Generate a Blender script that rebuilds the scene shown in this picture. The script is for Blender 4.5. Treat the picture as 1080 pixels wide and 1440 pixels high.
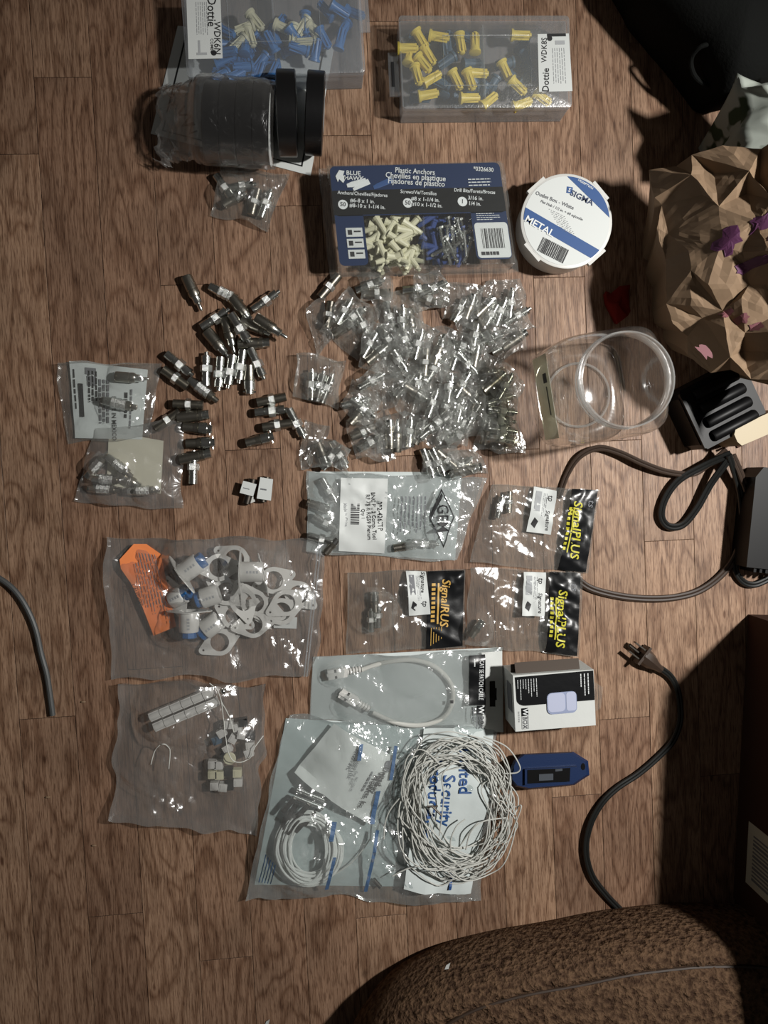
import bpy, math, random
from mathutils import Matrix, Vector, noise
for o in list(bpy.data.objects): bpy.data.objects.remove(o)
SC = bpy.context.scene; COL = SC.collection
R = math.radians; PI = math.pi
# ---------------- camera ----------------
H = 0.9; F = 1125.0; NX, NY = 450.0, 670.0          # camera height, focal length in pixels, point of the picture straight below the lens
zc = -Vector(((NX-540)/F, (720-NY)/F, -1)).normalized()
xc = (Vector((1,0,0)) - zc*zc.x).normalized(); yc = zc.cross(xc)
CM = Matrix((xc, yc, zc))                              # camera axes -> world axes
cam = bpy.data.cameras.new('camera'); co = bpy.data.objects.new('camera', cam); COL.objects.link(co)
cam.sensor_fit = 'VERTICAL'; cam.sensor_height = 36; cam.sensor_width = 36; cam.lens = 36*F/1440; cam.clip_start = 0.01
co.matrix_world = Matrix.Translation((0,0,H)) @ CM.to_4x4()
SC.camera = co
# ---------------- light ----------------
SC.view_settings.view_transform = 'Standard'; SC.view_settings.look = 'None'; SC.view_settings.gamma = 1
SC.view_settings.use_curve_mapping = False; SC.view_settings.exposure = 0.0
w = bpy.data.worlds.new('world'); SC.world = w; w.use_nodes = True
w.node_tree.nodes['Background'].inputs[0].default_value = (1.0, 0.93, 0.85, 1); w.node_tree.nodes['Background'].inputs[1].default_value = 0.045
def lamp(name, loc, aim, energy, rad, col, cone):
    l = bpy.data.lights.new(name, 'SPOT'); l.energy = energy; l.shadow_soft_size = rad; l.color = col; l.spot_size = R(cone); l.spot_blend = 1.0
    o = bpy.data.objects.new(name, l); o.location = loc; o.rotation_euler = (Vector(aim)-Vector(loc)).to_track_quat('-Z', 'Y').to_euler(); COL.objects.link(o); return o
lamp('shaded_lamp_light', (0.90, 0.19, 1.15), (0.30, -0.03, 0.0), 100, 0.035, (1.0, 0.975, 0.935), 82)
# ---------------- helpers ----------------
def P(px, py, z=0.0):
    d = CM @ Vector(((px-540)/F, (720-py)/F, -1.0))
    t = (z-H)/d.z
    return Vector((d.x*t, d.y*t, z))
def S(z=0.0): return (H-z)/F*1.01                      # metres per pixel at height z
def c3(r, g, b):
    f = lambda v: (v/255/12.92) if v/255 <= .04045 else ((v/255+.055)/1.055)**2.4
    return (f(r), f(g), f(b), 1)
def nz(x, y, s=1.0, k=0.0): return noise.noise(Vector((x*s, y*s, k)))
MATS = {}
def new_mat(n):
    m = bpy.data.materials.new(n); m.use_nodes = True; MATS[n] = m
    return m, m.node_tree.nodes, m.node_tree.links
def pm(n, col, rough=.5, metal=0.0, spec=.5, bump=0.0, bs=200.0, var=0.0, vs=60.0, coat=0.0):
    m, N, L = new_mat(n); b = N['Principled BSDF']
    b.inputs['Base Color'].default_value = col; b.inputs['Roughness'].default_value = rough; b.inputs['Metallic'].default_value = metal
    b.inputs['Specular IOR Level'].default_value = spec; b.inputs['Coat Weight'].default_value = coat
    if bump or var: tc = N.new('ShaderNodeTexCoord')
    if bump:
        t = N.new('ShaderNodeTexNoise'); t.inputs['Scale'].default_value = bs; t.inputs['Detail'].default_value = 3
        bp = N.new('ShaderNodeBump'); bp.inputs['Strength'].default_value = bump; bp.inputs['Distance'].default_value = .001
        L.new(tc.outputs['Object'], t.inputs['Vector']); L.new(t.outputs['Fac'], bp.inputs['Height']); L.new(bp.outputs['Normal'], b.inputs['Normal'])
    if var:
        t = N.new('ShaderNodeTexNoise'); t.inputs['Scale'].default_value = vs; t.inputs['Detail'].default_value = 4
        r = N.new('ShaderNodeMix'); r.data_type = 'RGBA'; r.inputs[6].default_value = tuple(v*(1-var) for v in col[:3])+(1,); r.inputs[7].default_value = tuple(min(1, v*(1+var)) for v in col[:3])+(1,)
        L.new(tc.outputs['Object'], t.inputs['Vector']); L.new(t.outputs['Fac'], r.inputs[0]); L.new(r.outputs[2], b.inputs['Base Color'])
    return m
def film(n, tint, haze, hcol, refl=1.0, rough=.12, bump=.6, bs=90.0, edge=0.0):
    """thin plastic: clear transmission, a little milky scatter, a glossy fresnel reflection"""
    m, N, L = new_mat(n); N.remove(N['Principled BSDF']); out = N['Material Output']
    tr = N.new('ShaderNodeBsdfTransparent'); tr.inputs[0].default_value = tint
    df = N.new('ShaderNodeBsdfDiffuse'); df.inputs[0].default_value = hcol
    tl = N.new('ShaderNodeBsdfTranslucent'); tl.inputs[0].default_value = hcol
    dm = N.new('ShaderNodeMixShader'); dm.inputs[0].default_value = .4; L.new(df.outputs[0], dm.inputs[1]); L.new(tl.outputs[0], dm.inputs[2])
    gl = N.new('ShaderNodeBsdfGlossy'); gl.inputs['Roughness'].default_value = rough; gl.inputs[0].default_value = (1,1,1,1)
    tc = N.new('ShaderNodeTexCoord'); t = N.new('ShaderNodeTexNoise'); t.inputs['Scale'].default_value = bs; t.inputs['Detail'].default_value = 3; t.inputs['Distortion'].default_value = 1.2
    bp = N.new('ShaderNodeBump'); bp.inputs['Strength'].default_value = bump; bp.inputs['Distance'].default_value = .002
    L.new(tc.outputs['Object'], t.inputs['Vector']); L.new(t.outputs['Fac'], bp.inputs['Height']); L.new(bp.outputs[0], gl.inputs['Normal'])
    lw = N.new('ShaderNodeLayerWeight'); lw.inputs[0].default_value = .5
    mh = N.new('ShaderNodeMath'); mh.operation = 'MULTIPLY_ADD'; mh.inputs[1].default_value = edge; mh.inputs[2].default_value = haze; mh.use_clamp = True
    L.new(lw.outputs['Facing'], mh.inputs[0])
    m1 = N.new('ShaderNodeMixShader'); L.new(mh.outputs[0], m1.inputs[0]); L.new(tr.outputs[0], m1.inputs[1]); L.new(dm.outputs[0], m1.inputs[2])
    fw = N.new('ShaderNodeLayerWeight'); fw.inputs[0].default_value = .5; L.new(bp.outputs[0], fw.inputs['Normal'])
    pw = N.new('ShaderNodeMath'); pw.operation = 'POWER'; pw.inputs[1].default_value = 4.0; L.new(fw.outputs['Facing'], pw.inputs[0])
    mm = N.new('ShaderNodeMath'); mm.operation = 'MULTIPLY_ADD'; mm.inputs[1].default_value = .7; mm.inputs[2].default_value = .065*refl; mm.use_clamp = True; L.new(pw.outputs[0], mm.inputs[0])
    m2 = N.new('ShaderNodeMixShader'); L.new(mm.outputs[0], m2.inputs[0]); L.new(m1.outputs[0], m2.inputs[1]); L.new(gl.outputs[0], m2.inputs[2])
    L.new(m2.outputs[0], out.inputs[0]); return m
film('film_clear', (.98,.98,.975,1), .075, (.62,.64,.61,1), 1.9, .16, .45, 50, .25)
film('film_crinkle', (.98,.98,.975,1), .07, (.64,.66,.63,1), 2.3, .17, .7, 85, .3)
film('film_soft', (.97,.97,.97,1), .12, (.62,.62,.60,1), 2.0, .17, .6, 60, .2)
film('film_milky', (.97,.98,.98,1), .27, (.66,.69,.68,1), 2.0, .17, .7, 80, .1)
film('film_cloudy', (.95,.98,.98,1), .20, (.64,.66,.655,1), 1.7, .16, .9, 90, .1)
film('shell_frosted', (.96,.97,.98,1), .25, (.55,.58,.6,1), 1.0, .3, .2, 300, .1)
film('shell_clear', (.97,.98,.98,1), .05, (.7,.72,.7,1), 1.5, .1, .2, 60, .08)
film('jar_plastic', (.98,.98,.97,1), .025, (.8,.8,.78,1), 2.0, .08, .1, 40, .05)
film('jar_rim', (.98,.98,.98,1), .22, (.8,.8,.78,1), 1.6, .1, .1, 40, .3)
film('wrap', (.96,.96,.965,1), .014, (.45,.45,.44,1), 2.0, .2, .9, 70, .30)
pm('chrome', c3(205,207,203), .22, 1.0, .5, .12, 900)
pm('nickel', c3(160,156,146), .32, 1.0, .5, .15, 700)
pm('chrome_knurl', c3(225,227,225), .28, 1.0, .5, .6, 2500)
pm('steel_dark', c3(95,90,84), .35, 1.0)
pm('paper', c3(202,205,202), .8, 0, .3, .15, 200, .03)
pm('paper_cream', c3(196,194,176), .8, 0, .3, .2, 120, .05)
pm('paper_blue', c3(196,204,203), .8, 0, .3, .2, 120, .04)
pm('sticker', c3(203,207,205), .55, 0, .4)
pm('ink_black', c3(28,28,30), .6)
pm('ink_grey', c3(110,112,116), .7)
pm('ink_pale', c3(160,163,165), .7)
pm('ink_white', c3(218,222,222), .6)
pm('ink_blue', c3(35,75,130), .6)
pm('ink_navy', c3(24,44,82), .45)
pm('ink_yellow', c3(196,190,60), .5)
pm('ink_gold', c3(200,160,80), .5)
pm('card_black', c3(16,17,19), .28, 0, .5, .3, 60)
pm('card_inside', c3(72,62,54), .8)
pm('card_navy', c3(22,43,80), .3, 0, .5)
pm('tape_black', c3(17,17,18), .32, 0, .5, .1, 200)
pm('core_grey', c3(150,150,150), .7)
pm('white_plastic', c3(202,202,198), .35, 0, .5)
pm('cream_plastic', c3(205,203,175), .45, 0, .5)
pm('white_wire', c3(190,191,185), .5)
pm('lead_white', c3(222,224,220), .5)
pm('blue_plastic', c3(32,92,150), .4)
pm('blue_anchor', c3(50,110,170), .4)
pm('navy_anchor', c3(50,70,125), .4)
pm('slate_anchor', c3(70,95,115), .4)
pm('yellow_anchor', c3(228,206,92), .42)
pm('orange_paper', c3(240,140,84), .8, 0, .2, .25, 80, .04)
pm('kraft', c3(132,110,88), .75, 0, .25, .35, 60, .06, 30)
pm('ink_stripe', c3(72,98,132), .6)
pm('magenta_ink', c3(78,34,70), .7)
pm('pink_ink', c3(112,66,72), .7)
pm('cord_brown', c3(58,46,38), .38, 0, .5)
pm('cord_black', c3(26,27,26), .33, 0, .5)
pm('cord_grey', c3(70,72,72), .5, 0, .5)
pm('black_plastic', c3(10,10,11), .45, 0, .2)
pm('black_cloth', c3(16,17,16), .9, 0, .1, .6, 300)
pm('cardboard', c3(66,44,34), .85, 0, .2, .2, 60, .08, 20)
pm('beige_plastic', c3(165,150,118), .5)
pm('red_cloth', c3(110,28,22), .85, 0, .1, .5, 200)
pm('tool_blue', c3(16,38,76), .42, 0, .5, .1, 800)
pm('tool_grey', c3(70,75,82), .4)
film('jar_label', (.9,.9,.8,1), .45, (.42,.42,.32,1), 1, .3, .2, 60, 0)
pm('sensor_lilac', c3(176,182,205), .5)
pm('sensor_edge', c3(140,150,178), .5)
# patterned cloth: pale ground with green and dark blotches
m, N, L = new_mat('floral_cloth'); b = N['Principled BSDF']; b.inputs['Roughness'].default_value = .9
tc = N.new('ShaderNodeTexCoord'); v = N.new('ShaderNodeTexVoronoi'); v.inputs['Scale'].default_value = 60; n1 = N.new('ShaderNodeTexNoise'); n1.inputs['Scale'].default_value = 45; n1.inputs['Detail'].default_value = 1
cr = N.new('ShaderNodeValToRGB'); e = cr.color_ramp.elements; e[0].position = .40; e[0].color = c3(45,60,38); e[1].position = .47; e[1].color = c3(150,156,148)
L.new(tc.outputs['Object'], n1.inputs['Vector']); L.new(n1.outputs['Fac'], cr.inputs[0]); L.new(cr.outputs[0], b.inputs['Base Color'])
# fleece
m, N, L = new_mat('fleece'); b = N['Principled BSDF']; b.inputs['Roughness'].default_value = .95; b.inputs['Specular IOR Level'].default_value = .1
b.inputs['Specular IOR Level'].default_value = .0
tc = N.new('ShaderNodeTexCoord'); n1 = N.new('ShaderNodeTexNoise'); n1.inputs['Scale'].default_value = 170; n1.inputs['Detail'].default_value = 4
cr = N.new('ShaderNodeValToRGB'); e = cr.color_ramp.elements; e[0].position = .35; e[0].color = c3(66,50,40); e[1].position = .6; e[1].color = c3(104,82,64)
bp = N.new('ShaderNodeBump'); bp.inputs['Strength'].default_value = .9; bp.inputs['Distance'].default_value = .009
L.new(tc.outputs['Object'], n1.inputs['Vector']); L.new(n1.outputs['Fac'], cr.inputs[0]); L.new(cr.outputs[0], b.inputs['Base Color']); L.new(n1.outputs['Fac'], bp.inputs['Height']); L.new(bp.outputs[0], b.inputs['Normal'])
# oak
m, N, L = new_mat('oak_boards'); b = N['Principled BSDF']
uv = N.new('ShaderNodeUVMap'); uv.uv_map = 'grain'; at = N.new('ShaderNodeAttribute'); at.attribute_name = 'tone'
def NN(t, **k):
    n = N.new(t)
    for a, v in k.items(): n.inputs[a].default_value = v
    return n
def mapping(sc):
    mp = N.new('ShaderNodeMapping'); mp.inputs['Scale'].default_value = sc; L.new(uv.outputs[0], mp.inputs[0]); return mp.outputs[0]
def ramp(src, p0, c0, p1, c1):
    r = N.new('ShaderNodeValToRGB'); e = r.color_ramp.elements; e[0].position = p0; e[0].color = c0; e[1].position = p1; e[1].color = c1; L.new(src, r.inputs[0]); return r.outputs[0]
def mix(mode, fac, a_, b_):
    r = N.new('ShaderNodeMix'); r.data_type = 'RGBA'; r.blend_type = mode
    for i, s in ((0, fac), (6, a_), (7, b_)):
        if isinstance(s, (int, float, tuple)): r.inputs[i].default_value = s
        else: L.new(s, r.inputs[i])
    return r.outputs[2]
broad = NN('ShaderNodeTexNoise', Scale=1.0, Detail=2.0, Distortion=.3); L.new(mapping((22, 5, 1)), broad.inputs['Vector'])
wav = N.new('ShaderNodeMath'); wav.operation = 'MULTIPLY'; wav.inputs[1].default_value = 9.0; L.new(broad.outputs['Fac'], wav.inputs[0])
frc = N.new('ShaderNodeMath'); frc.operation = 'PINGPONG'; frc.inputs[1].default_value = .5; L.new(wav.outputs[0], frc.inputs[0])   # contour lines of slow noise = cathedral grain
fine = NN('ShaderNodeTexNoise', Scale=1.0, Detail=4.0, Roughness=.7); L.new(mapping((520, 16, 1)), fine.inputs['Vector'])
pore = NN('ShaderNodeTexNoise', Scale=1.0, Detail=2.0, Roughness=.6); L.new(mapping((950, 60, 1)), pore.inputs['Vector'])
blot = NN('ShaderNodeTexNoise', Scale=1.0, Detail=3.0); L.new(mapping((14, 9, 1)), blot.inputs['Vector'])
base = mix('MIX', at.outputs['Fac'], c3(138,110,90), c3(165,136,112))
g1 = mix('MULTIPLY', .8, base, ramp(frc.outputs[0], .0, (.50,.42,.37,1), .26, (1,1,1,1)))
g2 = mix('MULTIPLY', .9, g1, ramp(fine.outputs['Fac'], .34, (.55,.48,.43,1), .58, (1.0,1.0,1.0,1)))
g3 = mix('MULTIPLY', .75, g2, ramp(pore.outputs['Fac'], .38, (.36,.30,.27,1), .50, (1,1,1,1)))
g4 = mix('MULTIPLY', .55, g3, ramp(blot.outputs['Fac'], .3, (.6,.58,.58,1), .62, (1.05,1.0,.98,1)))
sp = NN('ShaderNodeTexVoronoi', Scale=1.0); L.new(mapping((26, 9, 1)), sp.inputs['Vector'])
g5 = mix('MULTIPLY', 1.0, g4, ramp(sp.outputs['Distance'], .035, (.42,.34,.3,1), .06, (1,1,1,1)))
L.new(g5, b.inputs['Base Color']); b.inputs['Specular IOR Level'].default_value = .3
L.new(ramp(fine.outputs['Fac'], .3, (.55,)*3+(1,), .7, (.42,)*3+(1,)), b.inputs['Roughness'])
bp = NN('ShaderNodeBump', Strength=.5, Distance=.0006); L.new(fine.outputs['Fac'], bp.inputs['Height']); L.new(bp.outputs[0], b.inputs['Normal'])
pm('gap_dark', c3(22,14,10), .9)

WM = {}
class MB:
    def __init__(s, M=None): s.v = []; s.f = []; s.M = M or Matrix()
    def add(s, vs, fs):
        n = len(s.v); s.v += [s.M @ Vector(p) for p in vs]; s.f += [tuple(n+i for i in q) for q in fs]; return s
    def box(s, c, d, rz=0.0, T=None):
        x, y, z = d[0]/2, d[1]/2, d[2]/2; m = Matrix.Translation(c) @ Matrix.Rotation(rz, 4, 'Z')
        if T: m = m @ T
        vs = [m @ Vector(p) for p in ((-x,-y,-z),(x,-y,-z),(x,y,-z),(-x,y,-z),(-x,-y,z),(x,-y,z),(x,y,z),(-x,y,z))]
        return s.add(vs, [(3,2,1,0),(4,5,6,7),(0,1,5,4),(1,2,6,5),(2,3,7,6),(3,0,4,7)])
    def lathe(s, prof, n=20, T=None, cap=True, phase=0):
        """profile of (x along the axis, radius) revolved about local X"""
        T = T or Matrix(); vs = []; fs = []
        for (x, r) in prof:
            for k in range(n):
                a = 2*PI*k/n+phase; vs.append(T @ Vector((x, r*math.cos(a), r*math.sin(a))))
        for i in range(len(prof)-1):
            for k in range(n): fs.append((i*n+k, i*n+(k+1)%n, (i+1)*n+(k+1)%n, (i+1)*n+k))
        if cap: fs.append(tuple(range(n))[::-1]); fs.append(tuple((len(prof)-1)*n+k for k in range(n)))
        return s.add(vs, fs)
    def prism(s, poly, z0, z1, T=None):
        T = T or Matrix(); n = len(poly)
        vs = [T @ Vector((p[0], p[1], z0)) for p in poly]+[T @ Vector((p[0], p[1], z1)) for p in poly]
        return s.add(vs, [tuple(range(n))[::-1], tuple(range(n, 2*n))]+[(k, (k+1)%n, n+(k+1)%n, n+k) for k in range(n)])
    def tube(s, pts, r, n=8, closed=False):
        pts = [Vector(p) for p in pts]; m = len(pts); vs = []; fs = []; up = Vector((0,0,1))
        rr = r if callable(r) else (lambda t: r)
        for i, p in enumerate(pts):
            a = pts[(i-1) % m] if (closed or i > 0) else p; b_ = pts[(i+1) % m] if (closed or i < m-1) else p
            t = (b_-a).normalized() if (b_-a).length > 1e-9 else Vector((1,0,0)); u = t.cross(up)
            u = u.normalized() if u.length > 1e-3 else Vector((1,0,0)); w_ = t.cross(u)
            for k in range(n):
                q = 2*PI*k/n; vs.append(p+(u*math.cos(q)+w_*math.sin(q))*rr(i/(m-1)))
        for i in range(m if closed else m-1):
            j = (i+1) % m
            for k in range(n): fs.append((i*n+k, i*n+(k+1)%n, j*n+(k+1)%n, j*n+k))
        if not closed: fs += [tuple(range(n)), tuple((m-1)*n+k for k in range(n))[::-1]]
        return s.add(vs, fs)
    def build(s, name, mat, parent=None, smooth=True, ang=35):
        me = bpy.data.meshes.new(name)
        inv = WM[parent.name].inverted() if parent is not None and parent.name in WM else Matrix()
        me.from_pydata([tuple(inv @ p) for p in s.v], [], s.f); me.materials.append(MATS[mat]); me.validate(); me.update()
        me.polygons.foreach_set('use_smooth', [smooth]*len(me.polygons))
        if smooth and ang < 180: me.set_sharp_from_angle(angle=R(ang))
        o = bpy.data.objects.new(name, me); COL.objects.link(o)
        if parent is not None: o.parent = parent; WM[o.name] = WM.get(parent.name, Matrix()).copy()
        else: WM[o.name] = Matrix()
        return o
def tag(o, label=None, cat=None, group=None, kind=None):
    if label: o['label'] = label
    if cat: o['category'] = cat
    if group: o['group'] = group
    if kind: o['kind'] = kind
    return o
def thing(name, label, cat, loc, rz=0.0, group=None):
    o = bpy.data.objects.new(name, None); COL.objects.link(o); o.empty_display_size = .01
    o.location = loc; o.rotation_euler = (0,0,rz); WM[o.name] = Matrix.Translation(loc) @ Matrix.Rotation(rz, 4, 'Z')
    return tag(o, label, cat, group)
def mesh_thing(mb, name, mat, label, cat, group=None, smooth=True, ang=35):
    """one-mesh thing whose origin is moved to its base"""
    n = len(mb.v); cx = sum(p.x for p in mb.v)/n; cy = sum(p.y for p in mb.v)/n; z0 = min(p.z for p in mb.v)
    for p in mb.v: p.x -= cx; p.y -= cy; p.z -= z0
    o = mb.build(name, mat, None, smooth, ang); o.location = (cx, cy, z0); WM[o.name] = Matrix.Translation((cx, cy, z0))
    return tag(o, label, cat, group)
def dup(root, loc, rot, label=None, group=None, sc=1.0):
    r = root.copy(); COL.objects.link(r); r.location = loc; r.rotation_euler = rot; r.scale = (sc,)*3
    if label: r['label'] = label
    if group: r['group'] = group
    elif 'group' in r: del r['group']
    for ch in list(root.children):
        c = ch.copy(); COL.objects.link(c); c.parent = r
        for g in ch.children:
            d = g.copy(); COL.objects.link(d); d.parent = c
    return r
class Quad:
    """a flat (or draped) card given by its four picture corners TL, TR, BR, BL at height z; (s,t) run right and down 0..1"""
    def __init__(s, cs, z=0.001, hf=None):
        s.c = [P(x, y, z) for x, y in cs]; s.z = z; s.hf = hf
        s.w = (s.c[1]-s.c[0]).length; s.h = (s.c[3]-s.c[0]).length
    def at(s, a, b_, dz=0.0):
        p = s.c[0]*(1-a)*(1-b_)+s.c[1]*a*(1-b_)+s.c[2]*a*b_+s.c[3]*(1-a)*b_
        z = (s.hf(p.x, p.y) if s.hf else s.z)+dz
        return Vector((p.x, p.y, z))
    def patch(s, mb, a0, b0, a1, b1, dz=0.0, nx=1, ny=1, th=0.0):
        vs = [s.at(a0+(a1-a0)*i/nx, b0+(b1-b0)*j/ny, dz) for j in range(ny+1) for i in range(nx+1)]; w_ = nx+1; n = len(vs)
        fs = [(j*w_+i, (j+1)*w_+i, (j+1)*w_+i+1, j*w_+i+1) for j in range(ny) for i in range(nx)]
        if th:
            vs += [p-Vector((0,0,th)) for p in vs]; fs += [tuple(n+k for k in f)[::-1] for f in fs]
            ring = [i for i in range(w_)]+[j*w_+nx for j in range(1, ny+1)]+[ny*w_+i for i in range(nx-1, -1, -1)]+[j*w_ for j in range(ny-1, 0, -1)]
            fs += [(ring[k], ring[(k+1) % len(ring)], n+ring[(k+1) % len(ring)], n+ring[k]) for k in range(len(ring))]
        return mb.add(vs, fs)
    def poly(s, mb, pts, dz=0.0):
        return mb.add([s.at(a, b_, dz) for a, b_ in pts], [tuple(range(len(pts)))[::-1]])
_tc = {}
def text_geo(body, bold=0.0):
    key = (body, bold)
    if key not in _tc:
        cu = bpy.data.curves.new('t', 'FONT'); cu.body = body; cu.size = 1; cu.align_x = 'CENTER'; cu.align_y = 'CENTER'; cu.resolution_u = 2; cu.offset = bold*.3
        ob = bpy.data.objects.new('t', cu); COL.objects.link(ob)
        me = bpy.data.meshes.new_from_object(ob.evaluated_get(bpy.context.evaluated_depsgraph_get()))
        _tc[key] = ([v.co.copy() for v in me.vertices], [tuple(p.vertices) for p in me.polygons])
        bpy.data.objects.remove(ob); bpy.data.meshes.remove(me)
    return _tc[key]
def text(mb, body, q, s_, t_, size, ang=0.0, dz=.0003, sx=1.0, bold=0.0, slant=0.0):
    """letters lying on card q at (s,t); size = letter size in metres; ang = reading direction, degrees ccw in the picture"""
    vs, fs = text_geo(body, bold); o = q.at(s_, t_); ca, sa = math.cos(R(ang)), math.sin(R(ang))
    offs = [(0,0)]
    for bx, by in offs:
        out = []
        for v in vs:
            x = (v.x*sx+v.y*slant+bx)*size; y = (v.y+by)*size
            X = o.x+x*ca-y*sa; Y = o.y+x*sa+y*ca
            out.append(Vector((X, Y, (q.hf(X, Y) if q.hf else o.z)+dz+bx*.0005)))
        mb.add(out, fs)
    return mb
rnd = random.Random(7)
def rows(mb, q, s0, t0, s1, t1, n, along='s', thick=.45, dz=.0003, seed=0, fill=.8):
    """rows of print too small to read, as broken hairlines"""
    rr = random.Random(seed+n)
    for k in range(n):
        f = (k+.5)/n; a = 0.0; end = rr.uniform(fill*.75, 1)
        while a < end:
            b_ = min(end, a+rr.uniform(.05, .16))
            if along == 's':
                tt = t0+(t1-t0)*f; hh = (t1-t0)/n*thick/2; q.patch(mb, s0+(s1-s0)*a, tt-hh, s0+(s1-s0)*b_, tt+hh, dz)
            else:
                ss = s0+(s1-s0)*f; hh = (s1-s0)/n*thick/2; q.patch(mb, ss-hh, t0+(t1-t0)*a, ss+hh, t0+(t1-t0)*b_, dz)
            a = b_+.022
    return mb
def barcode(mb, q, s0, t0, s1, t1, along='s', dz=.0003, seed=1, n=22):
    rr = random.Random(seed); a = 0
    ws = [rr.choice((1,1,2,3)) for _ in range(2*n)]; tot = sum(ws)
    for k, w_ in enumerate(ws):
        if k % 2 == 0:
            if along == 's': q.patch(mb, s0+(s1-s0)*a/tot, t0, s0+(s1-s0)*(a+w_)/tot, t1, dz)
            else: q.patch(mb, s0, t0+(t1-t0)*a/tot, s1, t0+(t1-t0)*(a+w_)/tot, dz)
        a += w_
    return mb
def spline(pts, n=12, closed=False):
    pts = [Vector(p) for p in pts]; m = len(pts); out = []
    for i in range(m if closed else m-1):
        g = (lambda k: pts[k % m]) if closed else (lambda k: pts[max(0, min(m-1, k))])
        p0, p1, p2, p3 = g(i-1), g(i), g(i+1), g(i+2)
        for k in range(n):
            t = k/n; out.append(.5*((2*p1)+(p2-p0)*t+(2*p0-5*p1+4*p2-p3)*t*t+(3*p1-p0-3*p2+p3)*t**3))
    if not closed: out.append(pts[-1])
    return out
def pxs(pts, n=12, closed=False): return spline([P(*p) for p in pts], n, closed)
def outline_curve(rings, ext, bev=0.0):
    """flat plate with holes from 2-D closed outlines -> (verts, faces)"""
    cu = bpy.data.curves.new('o', 'CURVE'); cu.dimensions = '2D'; cu.fill_mode = 'BOTH'; cu.extrude = ext
    for ring in rings:
        sp_ = cu.splines.new('POLY'); sp_.points.add(len(ring)-1); sp_.use_cyclic_u = True
        for k, p in enumerate(ring): sp_.points[k].co = (p[0], p[1], 0, 1)
    ob = bpy.data.objects.new('o', cu); COL.objects.link(ob)
    me = bpy.data.meshes.new_from_object(ob.evaluated_get(bpy.context.evaluated_depsgraph_get()))
    r = ([v.co.copy() for v in me.vertices], [tuple(p.vertices) for p in me.polygons])
    bpy.data.objects.remove(ob); bpy.data.meshes.remove(me); return r
def invbil(c, x, y):
    s_, t_ = .5, .5
    for _ in range(4):
        p = c[0]*(1-s_)*(1-t_)+c[1]*s_*(1-t_)+c[2]*s_*t_+c[3]*(1-s_)*t_
        ds = (c[1]-c[0])*(1-t_)+(c[2]-c[3])*t_; dt = (c[3]-c[0])*(1-s_)+(c[2]-c[1])*s_
        ex, ey = x-p.x, y-p.y; det = ds.x*dt.y-ds.y*dt.x
        if abs(det) < 1e-12: break
        s_ += (ex*dt.y-ey*dt.x)/det; t_ += (ds.x*ey-ds.y*ex)/det
    return s_, t_
class Bag:
    """flat plastic bag: floor-side sheet and a draped, wrinkled top sheet welded along the rim"""
    def __init__(s, cs, puff=.008, bumps=(), crump=.002, z0=.0, seed=0, cell=.0035, lift=0.0, freq=55, wave=.0015):
        s.c = [P(x, y, z0) for x, y in cs]; s.puff = puff; s.b = [(P(x, y, z0+h*.6), r*S(), h) for x, y, r, h in bumps]; s.cr = crump; s.z0 = z0; s.k = seed*7.31; s.lift = lift; s.cell = cell; s.fq = freq; s.wave = wave
    def edge(s, a, b_):
        e = min(a, 1-a, b_, 1-b_); e = max(0, e)*2
        return 1-(1-min(1, e*1.6))**2.2
    def hf(s, x, y):
        a, b_ = invbil(s.c, x, y); e = s.edge(a, b_)
        z = s.puff*e*(.75+.5*nz(x, y, 18, s.k))
        for (p, r, h) in s.b:
            d2 = ((x-p.x)**2+(y-p.y)**2)/(r*r)
            if d2 < 6: z = max(z, h*math.exp(-d2*d2*.5)+z*.15)
        cr = abs(nz(x, y, s.fq, s.k+3))*1.3+abs(nz(x+y*.4, y-x*.3, s.fq*2.3, s.k+5))*.6
        fold = max(0, .30-abs(nz(x*.55+y*.8, (y*.55-x*.8)*.25, 30, s.k+11)))*2.2+max(0, .25-abs(nz((x*.9-y*.4)*.22, y*.9+x*.4, 34, s.k+13)))*2.0
        mask = .35+1.5*max(0, min(1, nz(x, y, 20, s.k+17)*1.6+.45))
        z += s.cr*(cr*mask*.8+fold*.9)*(.35+.65*e)
        z += s.lift*(1-e)*max(0, nz(x, y, 14, s.k+9)+.25)
        return s.z0+.0008+z
    def mesh(s, mb=None):
        mb = mb or MB(); W = (s.c[1]-s.c[0]).length; Hh = (s.c[3]-s.c[0]).length
        nx = max(6, int(W/s.cell)); ny = max(6, int(Hh/s.cell)); top = []; bot = []
        for j in range(ny+1):
            for i in range(nx+1):
                a, b_ = i/nx, j/ny; p = s.c[0]*(1-a)*(1-b_)+s.c[1]*a*(1-b_)+s.c[2]*a*b_+s.c[3]*(1-a)*b_
                ed = 1-s.edge(a, b_)
                x = p.x+nz(p.x, p.y, 30, s.k)*s.wave*2*ed; y = p.y+nz(p.x, p.y, 30, s.k+2)*s.wave*2*ed
                z = s.hf(x, y); top.append((x, y, z))
                bot.append((x, y, s.z0+.0004 if 0 < i < nx and 0 < j < ny else z-.0002))
        n = nx+1; N0 = len(top)
        f = [(j*n+i, (j+1)*n+i, (j+1)*n+i+1, j*n+i+1) for j in range(ny) for i in range(nx)]
        fb = [tuple(N0+q for q in g)[::-1] for g in f]
        ring = [i for i in range(n)]+[j*n+nx for j in range(1, ny+1)]+[ny*n+i for i in range(nx-1, -1, -1)]+[j*n for j in range(ny-1, 0, -1)]
        fr = [(ring[k], ring[(k+1) % len(ring)], N0+ring[(k+1) % len(ring)], N0+ring[k]) for k in range(len(ring))]
        return mb.add(top+bot, f+fb+fr)
    def centre(s):
        q = (s.c[0]+s.c[1]+s.c[2]+s.c[3])/4; return Vector((q.x, q.y, s.z0))
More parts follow.
